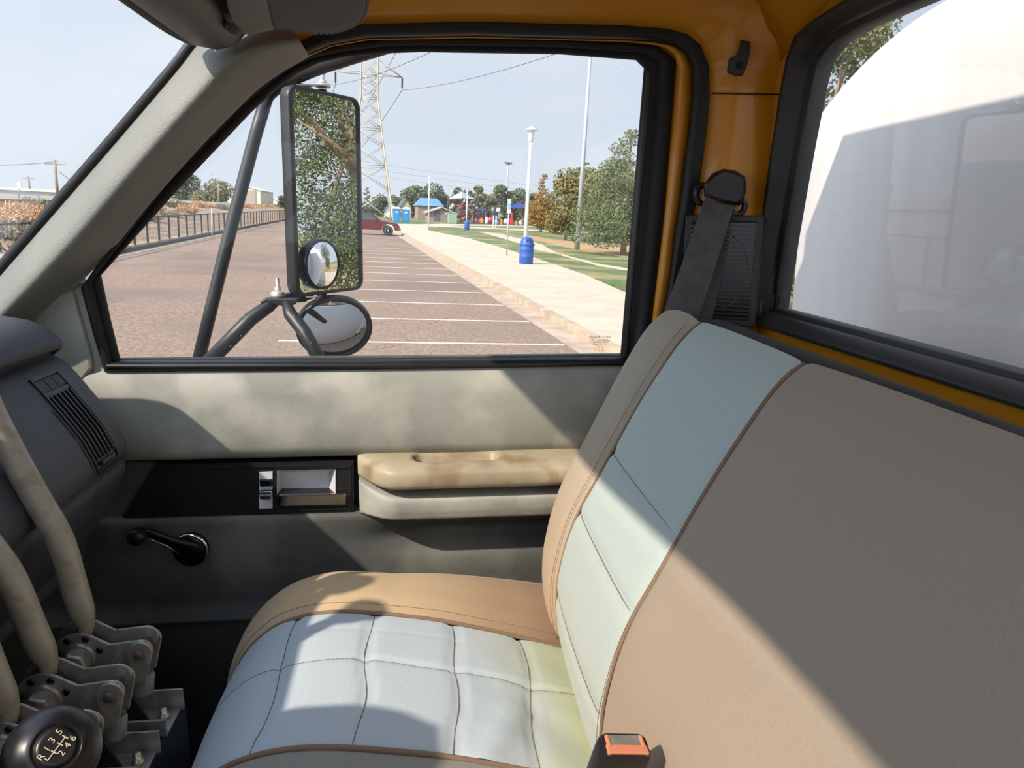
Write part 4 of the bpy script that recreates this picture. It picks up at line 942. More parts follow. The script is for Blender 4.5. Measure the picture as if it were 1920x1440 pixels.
# ================================================================ OUTSIDE
MODE['truck'] = False
mm('asphalt', (.175, .122, .088), rough=.95, vscale=22, col2=(.32, .228, .168), detail=14, bump=.5, bscale=60, coords='Object', col3=(.20, .148, .115), scale3=.22, spec=.2)
mm('concrete', (.45, .37, .275), rough=.9, vscale=1.2, col2=(.52, .43, .32), detail=10, coords='Object')
mm('gutter', (.34, .25, .175), rough=.9, vscale=2.5, col2=(.46, .36, .26), detail=10, coords='Object')
mm('line_white', (.62, .58, .52), rough=.8, vscale=9, col2=(.50, .46, .41), coords='Object')
mm('line_yellow', (.60, .42, .13), rough=.8, vscale=3, col2=(.48, .33, .14), coords='Object')
mm('lawn', (.065, .105, .024), rough=.95, vscale=3, col2=(.115, .155, .045), detail=12, coords='Object', col3=(.30, .225, .095), scale3=.30, bump=.6, bscale=30)
mm('mulch', (.33, .20, .09), rough=.95, vscale=1.5, col2=(.42, .27, .13), coords='Object')
mm('dry_ground', (.30, .205, .10), rough=.95, vscale=.8, col2=(.40, .28, .145), coords='Object', col3=(.19, .165, .07), scale3=.2, detail=12)
mm('scrub', (.17, .125, .085), rough=.95, vscale=1.6, col2=(.29, .22, .155), coords='Object', col3=(.36, .20, .10), scale3=.35, detail=12)
mm('ballast', (.17, .155, .14), rough=.95, vscale=3, col2=(.25, .23, .205), coords='Object')
mm('rail_steel', (.05, .045, .045), rough=.6)
mm('fence_black', (.018, .02, .022), rough=.5)
mm('leaf_hazed', (.10, .115, .062), rough=.8, vscale=.5, col2=(.20, .215, .125), coords='Object', spec=.2)  # distant leaves, with a pale veil of air haze mixed into the colour
mm('leaf_hazed_olive', (.17, .165, .09), rough=.8, vscale=.5, col2=(.28, .26, .15), coords='Object', spec=.2)  # olive leaves greyed by the same painted distance haze
mm('leaf_dark', (.05, .072, .022), rough=.8, vscale=.9, col2=(.125, .155, .055), coords='Object', spec=.2)
mm('leaf_mid', (.115, .135, .055), rough=.8, vscale=.9, col2=(.23, .25, .11), coords='Object', spec=.2)
mm('leaf_olive', (.15, .145, .055), rough=.8, vscale=.8, col2=(.30, .25, .11), coords='Object', spec=.2)
mm('leaf_rust', (.26, .15, .05), rough=.8, vscale=.9, col2=(.40, .25, .09), coords='Object', spec=.2)
mm('leaf_dry', (.50, .27, .13), rough=.9, vscale=1, col2=(.66, .44, .25), coords='Object', spec=.1)
mm('needle', (.09, .125, .05), rough=.8, vscale=1.2, col2=(.20, .22, .10), coords='Object', spec=.2)
mm('bark', (.22, .15, .10), rough=.9, vscale=4, col2=(.34, .25, .17), coords='Object')
mm('pale_pole', (.72, .74, .72), rough=.4)
mm('galv', (.42, .44, .45), rough=.5, metal=.3)
mm('bin_blue', (.025, .09, .36), rough=.45)
mm('sign_white', (.75, .77, .78), rough=.5)
mm('sign_blue', (.25, .45, .62), rough=.5)
mm('pylon_steel', (.50, .45, .36), rough=.6, metal=.2)
mm('wire', (.12, .12, .13), rough=.6)
mm('insulator', (.10, .07, .06), rough=.3)
mm('car_red', (.12, .010, .016), rough=.28, coat=.5)
mm('car_glass', (.07, .10, .10), rough=.08, spec=.7)
mm('car_trim', (.35, .34, .33), rough=.4, metal=.4)
mm('tyre', (.03, .03, .03), rough=.8)
mm('toilet_blue', (.03, .24, .50), rough=.5)
mm('toilet_roof', (.72, .73, .74), rough=.5)
mm('roof_blue', (.11, .24, .42), rough=.5)
mm('roof_navy', (.015, .035, .19), rough=.5)
mm('brick_brown', (.25, .185, .15), rough=.85, vscale=2, col2=(.30, .23, .19), coords='Object')
mm('stucco_tan', (.55, .45, .30), rough=.85)
mm('stucco_cream', (.72, .66, .50), rough=.85)
mm('metal_wall', (.30, .34, .36), rough=.6, vscale=.2, col2=(.38, .41, .43), coords='Object')
mm('white_wall', (.70, .70, .68), rough=.7)
mm('dark_roof', (.10, .11, .13), rough=.8)
mm('tan_roof', (.42, .35, .28), rough=.8)
mm('play_red', (.55, .03, .04), rough=.4)
mm('play_navy', (.02, .04, .12), rough=.4)
mm('play_orange', (.70, .26, .03), rough=.4)
mm('play_white', (.75, .75, .74), rough=.4)
mm('shade_grey', (.33, .35, .37), rough=.8)
mm('box_green', (.26, .36, .27), rough=.6)
mm('orange_marker', (.75, .16, .05), rough=.5)
mm('play_surface', (.04, .04, .05), rough=.9)
mm('bush_grey', (.22, .20, .16), rough=.9, vscale=1.5, col2=(.33, .29, .22), coords='Object')

def poly(pts, z, h=.0): return [Vector((p.x, p.y, z)) for p in pts]
def flat(name, pts, z, m, label, parent=None, th=.02):
    mb = MB().prism([Vector((x, y, z-th)) for x, y in pts], (0, 0, th))
    return obj(name, mb, m, parent, label=label, kind=None if parent else 'structure')
lot = flat('ground', [(-8.0, -60), (3.48, -60), (3.48, 62), (3.48, 130), (-8.0, 170)], 0, 'asphalt', 'reddish asphalt car park', th=.3)
k = 0
for i in range(-3, 13):
    y = 11.75+2.62*i
    lm = MB().box(((3.44-1.1)/2, y+(.0), .003), (4.54, .10, .004)); obj('painted_line', lm, 'line_white', lot)
lm = MB().box((1.0, 45.4, .003), (4.6, .16, .004)); obj('painted_line', lm, 'line_yellow', lot, label='yellow painted line')
for x0, x1 in ((-1.3, .2), (-3.2, -1.8), (-4.4, -3.6), (-6.7, -4.8)): obj('painted_line', MB().box(((x0+x1)/2, 47.2-.25*((x0+1.3)/-5)*4*.2, .003), (x1-x0, .16, .004)), 'line_yellow', lot)
cr_ = MB(); pts = []
for k in range(60): pts.append(Vector((-2.0+.15*k+.1*noise.noise(Vector((k*.3, 1, 1))), 14.0+1.2*noise.noise(Vector((k*.17, 5, 0))), .002)))
cr_.tube(pts, .004, 4); pts = [Vector((-1.2+.05*k, 9.6+.5*k*.1+.3*noise.noise(Vector((k*.2, 9, 0))), .002)) for k in range(40)]; cr_.tube(pts, .004, 4)
obj('asphalt_crack', cr_, 'bark', lot, label='dark tar-like crack in the asphalt')
def strip(name, x0, x1, y0, y1, z, m, label, th=.3): return flat(name, [(x0, y0), (x1, y0), (x1, y1), (x0, y1)], z, m, label, th=th)
strip('gutter_pan', 3.48, 3.93, -60, 72, .012, 'gutter', 'stained concrete gutter beside the stalls')
strip('kerb_right', 3.93, 4.12, -60, 72, .14, 'gutter', 'concrete kerb of the pavement')
def g2(px, py, z=.15): q = G(px, py, z); return (q.x, q.y)
walk = [(4.12, -60), (8.0, -60), (8.0, 20)]+[g2(*p) for p in [(1170, 547), (1100, 516), (1030, 492), (960, 470), (880, 447), (818, 435), (803, 431)]]+[(9.2, 96), (20, 99), (60, 101), (60, 108), (9, 108), (4.12, 100)]
flat('pavement', walk, .15, 'concrete', 'wide sunlit concrete pavement beside the car park', th=.3)
flat('lawn', [(8.0, -80), (120, -80), (220, 400), (-60, 400), (-60, 135), (3.5, 135), (3.5, 97), (7.9, 97), (7.9, 60)], .125, 'lawn', 'green lawn with dry patches', th=.3)
def pathpoly(name, keys, m, label, z): flat(name, [g2(a, b, z) for a, b in keys], z, m, label, th=.02)
pathpoly('path', [(900, 435), (936, 438), (990, 451), (1016, 458), (1034, 469), (1052, 477), (1001, 467), (976, 456.6), (923, 441)], 'concrete', 'pale path crossing the lawn behind the lamp', .150)
pathpoly('path', [(1052, 476), (1120, 494), (1190, 505), (1190, 509), (1120, 497.5), (1052, 478.5)], 'concrete', 'pale path narrowing towards the window edge', .152)
pathpoly('path', [(755, 421), (830, 419.5), (950, 422), (1060, 425.5), (1190, 428.5), (1190, 430.5), (1060, 427), (950, 424), (830, 423), (760, 425)], 'concrete', 'pale path in front of the playground', .154)
pathpoly('mulch_bed', [(985, 440), (1040, 449), (1110, 456), (1190, 459), (1190, 484), (1120, 474), (1050, 461), (1000, 449)], 'mulch', 'orange brown dry bed under the trees', .148)
0 and pathpoly('dry_patch', [(818, 447), (870, 447), (900, 462), (1000, 476), (1180, 520), (1175, 541), (1060, 503), (960, 470), (880, 448)], 'dry_ground', 'strip of dry grass beside the pavement', .143)
pathpoly('play_surface', [(858, 417.2), (940, 417.5), (1010, 419.5), (1010, 422), (930, 420), (856, 419)], 'play_surface', 'dark rubber surface of the playground', .158)

# land beyond the fence: dry verge, scrub bank, ballast, flat yard
def terrain(name, x0, x1, y0, y1, nx, ny, fz, m, label):
    mb = MB().grid([[Vector((x0+(x1-x0)*i/nx, y0+(y1-y0)*j/ny, fz(x0+(x1-x0)*i/nx, y0+(y1-y0)*j/ny))) for i in range(nx+1)] for j in range(ny+1)])
    return obj(name, mb, m, label=label, kind='structure')
def zb(x, y):
    t = min(1, max(0, (-x-8.3)/13)); return 1.05*t*t*(3-2*t) + .10*noise.noise(Vector((x*.7, y*.5, 0)))*min(1, max(0, -x-9)) - (.25 if -12 < x < -9.5 else 0)*0
terrain('bank', -8.9, -22, -10, 330, 40, 300, zb, 'scrub', 'dry scrubby bank rising to the railway')
strip('railway_bed', -26.5, -21.6, -20, 400, 1.10, 'ballast', 'grey ballast of the railway', th=.5)
strip('yard', -200, -26.3, -20, 500, 1.02, 'dry_ground', 'flat dusty land beyond the railway', th=.5)
for x in (-23.4, -24.9): obj('rail', MB().box((x, 190, 1.22), (.09, 420, .20)), 'rail_steel', label='dark steel rail', kind='structure')
strip('kerb_left', -8.35, -8.02, -60, 170, .16, 'rail_steel', 'dark kerb below the black fence', th=.4)
strip('gutter_left', -8.02, -7.72, -60, 170, .012, 'gutter', 'pale gutter line along the fence', th=.1)
strip('verge', -8.9, -8.35, -60, 170, .12, 'dry_ground', 'bare verge under the fence', th=.4)
flat('far_ground', [(-400, 170), (3, 170), (3, 480), (-400, 480)], -.02, 'dry_ground', 'dusty ground at the end of the car park')

# ---- fence with its posts
fe = root('fence', (-8.55, 60, .12), 'long low black mesh fence along the left edge of the car park', 'fence')
for i in range(62):
    y = 12.96+2.0*i; obj('fence_post', MB().box((-8.55, y, .66), (.07, .07, 1.12)), 'fence_black', fe)
rl = MB(); rl.box((-8.55, 75, 1.18), (.05, 126, .05)); obj('top_rail', rl, 'fence_black', fe)
ms = MB()
for i in range(5): ms.box((-8.55, 75, .30+.20*i), (.008, 126, .008))
y = 13.0
while y < 70:
    ms.box((-8.55, y, .65), (.006, .006, .95)); y += .25
obj('wire_mesh', ms, 'fence_black', fe)
for px, py0, py1, c in ((298, 393, 428, 'orange_marker'), (397, 391, 420, 'sign_white')):
    b = Wp(px, py1, 46 if px > 300 else 40); t_ = Wp(px, py0, b.y)
    zg = zb(b.x, b.y)
    m_ = MB().tube([Vector((b.x, b.y, zg-.05)), t_], .03, 8)
    obj('marker_post', m_, c, label=('thin orange marker post behind the fence' if c == 'orange_marker' else 'thin white marker post behind the fence'), cat='post')

# ---- trees
def leafcloud(mb, blobs, n, size, rnd, flatn=.5, needle=False):
    tot = sum(b[3] for b in blobs)
    for c, rx, rz, wgt in blobs:
        for _ in range(int(n*wgt/tot)):
            while True:
                v = Vector((rnd.uniform(-1, 1), rnd.uniform(-1, 1), rnd.uniform(-1, 1)))
                if .25 < v.length < 1: break
            v = v.normalized()*(v.length**.45)
            p = Vector(c)+Vector((v.x*rx, v.y*rx, v.z*rz))
            a = Vector((rnd.gauss(0, 1), rnd.gauss(0, 1), rnd.gauss(0, 1))).normalized(); b = a.orthogonal().normalized(); s_ = size*rnd.uniform(.6, 1.4)
            q = rnd.uniform(0, 6.28); b = b*cos(q)+a.cross(b)*sin(q)
            w_ = .28 if needle else .62
            o = len(mb.v); mb.v += [p-a*s_, p-b*s_*w_, p+a*s_, p+b*s_*w_]; mb.f.append([o, o+1, o+2, o+3]); mb.sm.append(False)
def tree(base, h, w, kind, label, seed=1, name=None, n=None, group='trees and conifers in the park', trunk=None, leaf=None, crown0=None, size=None):
    rnd = random.Random(seed); base = Vector(base)
    nm = name or {'pine': 'pine_tree', 'conifer': 'conifer_tree', 'round': 'leafy_tree'}[kind]
    r = root(nm, base, label, 'tree', group)
    th = trunk or h*.022
    c0 = crown0 if crown0 is not None else (.18 if kind == 'pine' else .22)
    lean = Vector((rnd.uniform(-.03, .03), rnd.uniform(-.03, .03), 0))*h
    tk_ = MB(); top = base+lean+Vector((0, 0, h*(.93 if kind != 'round' else .7)))
    tk_.tube(smoothp([base-Vector((0, 0, .05)), base.lerp(top, .3)+Vector((rnd.uniform(-.1, .1), 0, 0)), base.lerp(top, .65), top], 3), [th*(1-.085*i) for i in range(10)], 9)
    blobs = []
    if kind == 'round':
        nb = 16
        for i in range(nb):
            a = rnd.uniform(0, 6.28); zz = rnd.uniform(c0, .92); rr = w*.5*sin(pi*min(1, (zz-c0*.6)/(1.05-c0*.6)))**.6*rnd.uniform(.35, .8)
            c = base+lean*zz+Vector((rr*cos(a), rr*sin(a), h*zz)); s_ = w*rnd.uniform(.19, .29)
            blobs.append((c, s_, s_*.75, s_**2))
            st_ = base.lerp(top, rnd.uniform(.3, .8)); tk_.tube([st_, st_.lerp(c, .5)+Vector((0, 0, .1)), c], [th*.35, th*.22, th*.08], 6)
    else:
        L_ = 13 if kind == 'pine' else 16
        for i in range(L_):
            t = i/(L_-1); zz = c0+(.97-c0)*t; rr = w*.5*((1-t)**(.55 if kind == 'pine' else .9)*.95+.05)
            nb = max(2, int(6*(1-t))+1)
            for j in range(nb):
                a = rnd.uniform(0, 6.28)+j*6.28/nb; q_ = rnd.uniform(.45, .9)*rr
                c = base+lean*zz+Vector((q_*cos(a), q_*sin(a), h*(zz+rnd.uniform(-.015, .03)))); s_ = max(.16*w*.5, rr*.50)
                blobs.append((c, s_, s_*(.55 if kind == 'pine' else .42), s_**2+.02))
                st_ = base.lerp(top, min(.99, zz)); tk_.tube([st_, c], [th*.22, th*.06], 5)
    obj('trunk', tk_, 'bark', r)
    lm_ = MB(); leafcloud(lm_, blobs, int((n or 2600)*1.6), (size or h*.018)*.82, rnd, needle=(kind != 'round'))
    obj('foliage', lm_, leaf or 'leaf_mid', r, recalc=False)
    return r
def tr(px, pyb, pyt, wpx, kind, label, Y, leaf, seed, **kw):
    zg = .125
    b = Wp(px, pyb, Y); t_ = Wp(px, pyt, Y); b.z = min(b.z, zg) if Y > 60 else zg
    return tree((b.x, Y, zg), t_.z-zg, wpx*Y/F*1.02, kind, label, seed, leaf=leaf, **kw)
tr(1168, 482, 243, 175, 'pine', 'tall pine with a grey trunk at the right edge of the side window', 41.8, 'needle', 3, n=15000, size=.12, crown0=.17, trunk=.20)
tr(1060, 453, 334, 88, 'round', 'olive brown leafy tree standing in the dry bed', 64.8, 'leaf_olive', 4, n=4500, size=.14, crown0=.22, trunk=.14)
tr(1014, 430, 328, 70, 'conifer', 'rust coloured cone shaped tree right of the white lamp', 95, 'leaf_rust', 5, n=8000, size=.17, crown0=.12)
tr(1110, 445, 304, 120, 'round', 'green tree behind the tall grey pole', 84, 'leaf_mid', 6, n=4500, size=.18)
tr(1085, 430, 326, 110, 'round', 'hazy green tree between the olive tree and the tall pole', 120, 'leaf_mid', 16, n=3000, size=.24)
tr(1146, 440, 318, 105, 'round', 'green tree at the foot of the big pine', 75, 'leaf_olive', 26, n=3500, size=.15)
tr(1112, 448, 410, 22, 'round', 'small orange sapling left of the pine trunk', 70, 'leaf_rust', 36, n=500, size=.10)
tr(795, 408, 340, 78, 'round', 'big dark round tree behind the blue roofed building', 205, 'leaf_hazed', 7, n=4200, size=.36, crown0=.1)
tr(768, 408, 352, 40, 'round', 'green tree left of the blue roofed building', 215, 'leaf_hazed', 8, n=1800, size=.26, crown0=.1)
tr(688, 408, 352, 38, 'conifer', 'green tree behind the red pickup', 150, 'leaf_hazed', 9, n=1800, size=.26, crown0=.05)
tr(712, 405, 367, 36, 'round', 'low dark tree behind the portable toilets', 190, 'leaf_hazed', 10, n=1500, size=.3, crown0=.05)
tr(742, 402, 366, 30, 'round', 'low green tree between tower and blue roof', 222, 'leaf_hazed', 11, n=1200, size=.3, crown0=.05)
tr(852, 408, 350, 34, 'round', 'thin green tree behind the grey shade sail', 210, 'leaf_hazed_olive', 12, n=1700, size=.33, crown0=.1)
tr(872, 410, 356, 34, 'round', 'second green tree behind the grey shade sail', 200, 'leaf_hazed', 13, n=1700, size=.33, crown0=.1)
tr(897, 414, 345, 36, 'round', 'tall pale olive tree above the playground', 195, 'leaf_hazed_olive', 14, n=2200, size=.32, crown0=.08)
tr(918, 414, 372, 28, 'round', 'small dark round tree behind the play panels', 170, 'leaf_hazed', 15, n=1500, size=.25, crown0=.05)
tr(943, 416, 348, 50, 'round', 'full green tree left of the navy canopy', 190, 'leaf_hazed', 17, n=2800, size=.32, crown0=.08)
tr(978, 418, 356, 44, 'round', 'full green tree behind the navy canopy', 185, 'leaf_hazed', 18, n=2600, size=.32, crown0=.08)
tr(1035, 424, 345, 60, 'round', 'green tree right of the rust coloured tree', 160, 'leaf_hazed', 19, n=2600, size=.28, crown0=.08)
tr(820, 412, 362, 36, 'round', 'pale tree between the blue roof and the shade sail', 215, 'leaf_hazed', 51, n=1800, size=.33, crown0=.05)
tr(838, 412, 366, 30, 'round', 'low olive tree directly left of the shade sail', 220, 'leaf_hazed_olive', 52, n=1500, size=.33, crown0=.05)
tr(962, 416, 360, 44, 'round', 'low pale tree between the two full green trees', 215, 'leaf_hazed', 53, n=2000, size=.33, crown0=.05)
tr(1002, 420, 364, 40, 'round', 'low pale tree behind the tallest white lamp', 205, 'leaf_hazed', 54, n=1800, size=.33, crown0=.05)
tr(920, 414, 366, 36, 'round', 'low olive tree behind the round sculpted sign', 218, 'leaf_hazed_olive', 55, n=1700, size=.33, crown0=.05)
tr(353, 388, 328, 54, 'round', 'dark tree left of the cream warehouse', 185, 'leaf_hazed', 20, n=2000, size=.3, crown0=.2, group='trees by the warehouses')
tr(397, 389, 338, 64, 'round', 'brownish tree in front of the cream warehouse', 180, 'leaf_hazed_olive', 21, n=2000, size=.3, crown0=.15, group='trees by the warehouses')
tr(532, 392, 368, 20, 'round', 'small dark tree at the end of the fence', 200, 'leaf_hazed', 22, n=900, size=.3, crown0=.05, group='trees by the warehouses')
# trees beside the truck, seen in the mirrors and behind the cab
tree((11.6, 3.95, .12), 7.5, 4.6, 'round', 'leafy tree behind the truck seen in the side mirror', 41, n=30000, size=.034, leaf='leaf_dark', crown0=.14, trunk=.17, group='trees beside the truck')
tree((14.6, 4.7, .12), 7.0, 4.6, 'round', 'second leafy tree behind the truck seen in the side mirror', 42, n=18000, size=.034, leaf='leaf_dark', crown0=.12, trunk=.12, group='trees beside the truck')
q = Wp(1535, 200, 16.5)
tree((q.x+.3, 16.5, .12), 7.0, 3.6, 'round', 'tree seen through the rear window beside the white body', 43, n=7000, size=.08, leaf='leaf_mid', crown0=.12, group='trees beside the truck')
flat('dry_lawn', [(7.95, -30), (60, -30), (60, 19), (7.95, 19)], .135, 'dry_ground', 'dry yellow grass behind the truck', th=.03)

# ---- scrub bushes on the bank
rnd = random.Random(5)
def bush(p, h, w, m, label, n=260, sz=.06, name='dry_bush', group='dry bushes on the bank'):
    mb = MB(); rr = random.Random(int(p[0]*100+p[1]*7))
    for _ in range(n):
        a = rr.uniform(0, 6.28); r_ = rr.uniform(0, 1)**.6; el = rr.uniform(.2, 1.4); L_ = h*rr.uniform(.5, 1.1)
        b0 = Vector((p[0]+.25*w*r_*cos(a), p[1]+.25*w*r_*sin(a), p[2]-.03)); d = Vector((cos(a)*cos(el)*w/h*.5, sin(a)*cos(el)*w/h*.5, sin(el)))
        t1 = b0+d*L_; sd = Vector((rr.gauss(0, 1), rr.gauss(0, 1), rr.gauss(0, 1))).normalized()*sz
        o = len(mb.v); mb.v += [b0, b0+sd*.3, t1+sd*.6, t1]; mb.f.append([o, o+1, o+2, o+3]); mb.sm.append(False)
        for q_ in range(2):
            c = b0.lerp(t1, rr.uniform(.4, 1)); e2 = Vector((rr.gauss(0, 1), rr.gauss(0, 1), rr.gauss(0, 1))).normalized()*sz*1.6
            o = len(mb.v); mb.v += [c-e2, c+sd*.7, c+e2, c-sd*.7]; mb.f.append([o, o+1, o+2, o+3]); mb.sm.append(False)
    return obj(name, mb, m, recalc=False, label=label, cat='bush', group=group)
ORD = ['first', 'second', 'third', 'fourth', 'fifth', 'sixth', 'seventh', 'eighth', 'ninth', 'tenth', 'eleventh', 'twelfth', 'thirteenth', 'fourteenth']
zones = [('windshield', [(-18, 15.5, 'leaf_dry'), (6, 17, 'leaf_dry'), (30, 18, 'leaf_dry'), (52, 14.5, 'leaf_dry'), (66, 18.5, 'bush_grey'), (20, 12.5, 'bush_grey'), (84, 16.5, 'leaf_dry')]),
         ('side window', [(268, 14, 'bush_grey'), (290, 18, 'leaf_dry'), (312, 15, 'bush_grey'), (330, 19, 'leaf_mid'), (352, 16, 'leaf_dry'), (372, 19.5, 'leaf_dry'), (388, 20, 'leaf_dry'), (401, 19, 'leaf_dry'), (424, 17, 'bush_grey'), (452, 19.5, 'leaf_dry'), (468, 18, 'leaf_dry'), (484, 20, 'leaf_dry'), (503, 19, 'leaf_dry'), (522, 20, 'leaf_dry')])]
for zn, lst in zones:
    cnt = {}
    for px, xx, m_ in sorted(lst):
        d = WM @ ray(px, 385); y = d.y*(-xx)/d.x; c_ = {'leaf_dry': 'orange', 'bush_grey': 'grey', 'leaf_mid': 'green'}[m_]
        cnt[c_] = cnt.get(c_, 0)+1; big = y > 80
        bush((-xx, y, zb(-xx, y)), rnd.uniform(.5, .9)*(1.2 if big else 1), rnd.uniform(1.6, 2.8)*(1.15 if big else 1), m_, '%s bush on the bank, %s %s one from the left in the %s' % (c_, ORD[cnt[c_]-1], c_, zn), n=420, sz=.055)
# bare branching shrub close to the windshield corner
q = Wp(36, 455, 15.5); br = MB(); zg = zb(-9.5, 15)
q = Vector((q.x, q.y, zb(q.x, q.y)))
def branch(p, d, L_, r_, dep):
    e_ = p+d*L_; br.tube([p, p.lerp(e_, .5)+Vector((rnd.uniform(-.05, .05), 0, rnd.uniform(-.03, .03)))*L_, e_], [r_, r_*.8, r_*.6], 6)
    if dep: 
        for _ in range(3): branch(e_, (d+Vector((rnd.uniform(-.9, .9), rnd.uniform(-.9, .9), rnd.uniform(-.3, .5)))).normalized(), L_*.68, r_*.6, dep-1)
branch(q-Vector((0, 0, .1)), Vector((-.1, 0, 1)), .55, .05, 4)
obj('bare_shrub', br, 'bush_grey', label='bare grey branching shrub seen through the windshield corner', cat='bush')

# ---- lamps and poles
def post(px, py, pt, r0, r1, mtl, name, label, cat, group=None, z=.15, Y=None):
    b = G(px, py, z); t_ = Wp(pt[0], pt[1], b.y); h = t_.z-z
    r = root(name, b, label, cat, group); obj('pole', MB().tube([b, b+Vector((0, 0, h*.5)), b+Vector((0, 0, h))], [r0, (r0+r1)/2, r1], 14), mtl, r); return r, b, h
for (px, py, pt, lab, k) in ((983, 488, (1000, 238), 'tall white park lamp standing beside the blue barrel', 1), (803, 423, (804, 331), 'white park lamp in front of the small brown building', 1), (874, 429, (878, 355), 'white park lamp above the farther blue barrel', 1)):
    r, b, h = post(px, py, pt, .095, .06, 'pale_pole', 'street_lamp', lab, 'lamp', 'white park lamps')
    zt = h-.62
    obj('lamp_housing', MB().lathe([(.075, zt), (.085, zt+.03), (.10, zt+.05), (.125, zt+.32), (.14, zt+.46)], b, (0, 0, 1), 20), 'sign_white', r)
    obj('lamp_cap', MB().lathe([(.14, zt+.46), (.265, zt+.47), (.26, zt+.50), (.12, zt+.58), (.03, zt+.62), (.02, zt+.68), (0, zt+.68)], b, (0, 0, 1), 20), 'pale_pole', r)
    obj('base_flange', MB().lathe([(.16, 0), (.16, .03), (.10, .06)], b, (0, 0, 1), 14), 'galv', r)
r, b, h = post(1082, 467, (1106, 108), .17, .09, 'galv', 'flood_light_pole', 'very tall grey pole reaching above the side window', 'pole'); 
obj('pole_top', MB().tube([b+Vector((0, 0, h)), b+Vector((0, 0, h+5))], [.09, .075], 12), 'galv', r); obj('hand_box', MB().box(b+Vector((0, -.19, .7)), (.2, .1, .4)), 'galv', r)
for px, pb, pt, lab in ((948, 415, (952, 306), 'distant flood light mast above the playground'), (1090, 424, (1091, 306), 'distant flood light mast half hidden by the tall pole')):
    b = Wp(px, pb, 230); b.z = .12; t_ = Wp(pt[0], pt[1], 230); r = root('flood_light_mast', b, lab, 'light mast', 'distant flood light masts')
    obj('pole', MB().tube([b, Vector((b.x, b.y, t_.z))], [.40, .22], 10), 'galv', r)
    ab = MB().box((b.x, b.y, t_.z-.2), (2.1, .15, .15)); obj('cross_arm', ab, 'galv', r)
    for dx in (-1.0, -.35, .35, 1.0): obj('flood_light', MB().lathe([(.12, 0), (.32, .35), (.34, .4)], Vector((b.x+dx*.9, b.y, t_.z-.15)), (0, -.6, .5), 10), 'insulator', r)
r, b, h = post(950, 479, (953, 373), .03, .03, 'galv', 'sign_post', 'thin galvanised sign post with a narrow blue and white panel', 'sign')
zt = h; obj('sign_panel', MB().box(b+Vector((.0, -.04, zt-.33)), (.16, .03, .66)), 'sign_white', r); obj('sign_field', MB().box(b+Vector((0, -.058, zt-.33)), (.13, .006, .30)), 'sign_blue', r, label='light blue field')
for px, py, pt, lab in ((1148, 455, (1151, 427), 'short white post near the pine trunk'), (928, 428, (928, 402), 'left white leg post of the round play sign'), ):
    if px > 1000: post(px, py, pt, .09, .09, 'sign_white', 'bollard', lab, 'post')
for px, py, pt, lab in ((1093, 448, (1096, 388), 'white banner post behind the tall pole'),):
    b = G(px, py, .12); t_ = Wp(pt[0], pt[1], b.y); r = root('banner', b, lab, 'banner'); obj('pole', MB().tube([b, Vector((b.x, b.y, t_.z))], .04, 8), 'galv', r); obj('banner_panel', MB().box((b.x+.15, b.y, t_.z-.9), (.3, .03, 1.5)), 'sign_white', r)
def barrel(px, py, lab, sc=1.0):
    b = G(px, py, .15); r = root('litter_barrel', b, lab, 'litter bin', 'blue litter barrels')
    pr_ = [(.27, 0), (.285, .02), (.285, .28), (.295, .30), (.285, .32), (.285, .56), (.295, .58), (.285, .60), (.285, .80), (.28, .82)]
    obj('drum', MB().lathe([(a*sc, c*sc) for a, c in pr_], b, (0, 0, 1), 28), 'bin_blue', r)
    obj('lid', MB().lathe([(.31*sc, .74*sc), (.32*sc, .80*sc), (.27*sc, .82*sc), (.26*sc, .90*sc), (.22*sc, 1.0*sc), (.12*sc, 1.07*sc), (0, 1.09*sc)], b, (0, 0, 1), 28), 'bin_blue', r)
    obj('lid_flap', MB().box(b+Vector((.02, -.235*sc, .93*sc)), (.22*sc, .03, .14*sc)), 'roof_navy', r, bevel=.01)
barrel(986, 494.5, 'blue plastic litter barrel at the foot of the nearest white lamp')
barrel(875, 431, 'farther blue litter barrel on the path by the second lamp')
barrel(992, 422.5, 'distant blue litter barrel beside the red playground post', 1.15)

# ---- pickup
PKS = Matrix.Translation((.5, 0, 0))
pk_ = root('pickup_truck', (0.6, 61.3, 0), 'dark red pickup parked across the end of the stalls', 'car')
PYc, PW = 61.3, .92
def side(keys, y0, y1, name, m, parent, bevel=.0, label=None): 
    return obj(name, MB().prism([Vector((x, y0, z)) for x, z in keys], (0, y1-y0, 0)), m, parent, bevel=bevel, label=label)
X0 = 3.35
body = [(-2.4, .42), (-2.4, 1.02), (-.6, 1.04), (-.55, 1.06), (1.55, 1.10), (1.75, 1.10), (2.6, 1.02), (3.0, .92), (3.12, .72), (3.14, .45), (2.95, .40), (2.78, .40), (2.70, .68), (2.52, .84), (2.25, .88), (1.98, .84), (1.80, .68), (1.74, .40), (-.7, .38), (-.78, .66), (-.95, .83), (-1.22, .88), (-1.5, .83), (-1.68, .66), (-1.76, .42)]
side(body, PYc-PW, PYc+PW, 'body', 'car_red', pk_, .03)
side([(-.62, 1.04), (-.50, 1.62), (-.30, 1.72), (.70, 1.72), (.95, 1.66), (1.72, 1.08)], PYc-PW+.12, PYc+PW-.12, 'cab_top', 'car_red', pk_, .04)
for ys in (PYc-PW+.10, PYc+PW-.12):
    side([(-.42, 1.12), (-.36, 1.58), (.12, 1.62), (.12, 1.12)], ys, ys+.02, 'window', 'car_glass', pk_); side([(.20, 1.12), (.20, 1.62), (.72, 1.62), (.90, 1.56), (1.42, 1.14)], ys, ys+.02, 'window', 'car_glass', pk_)
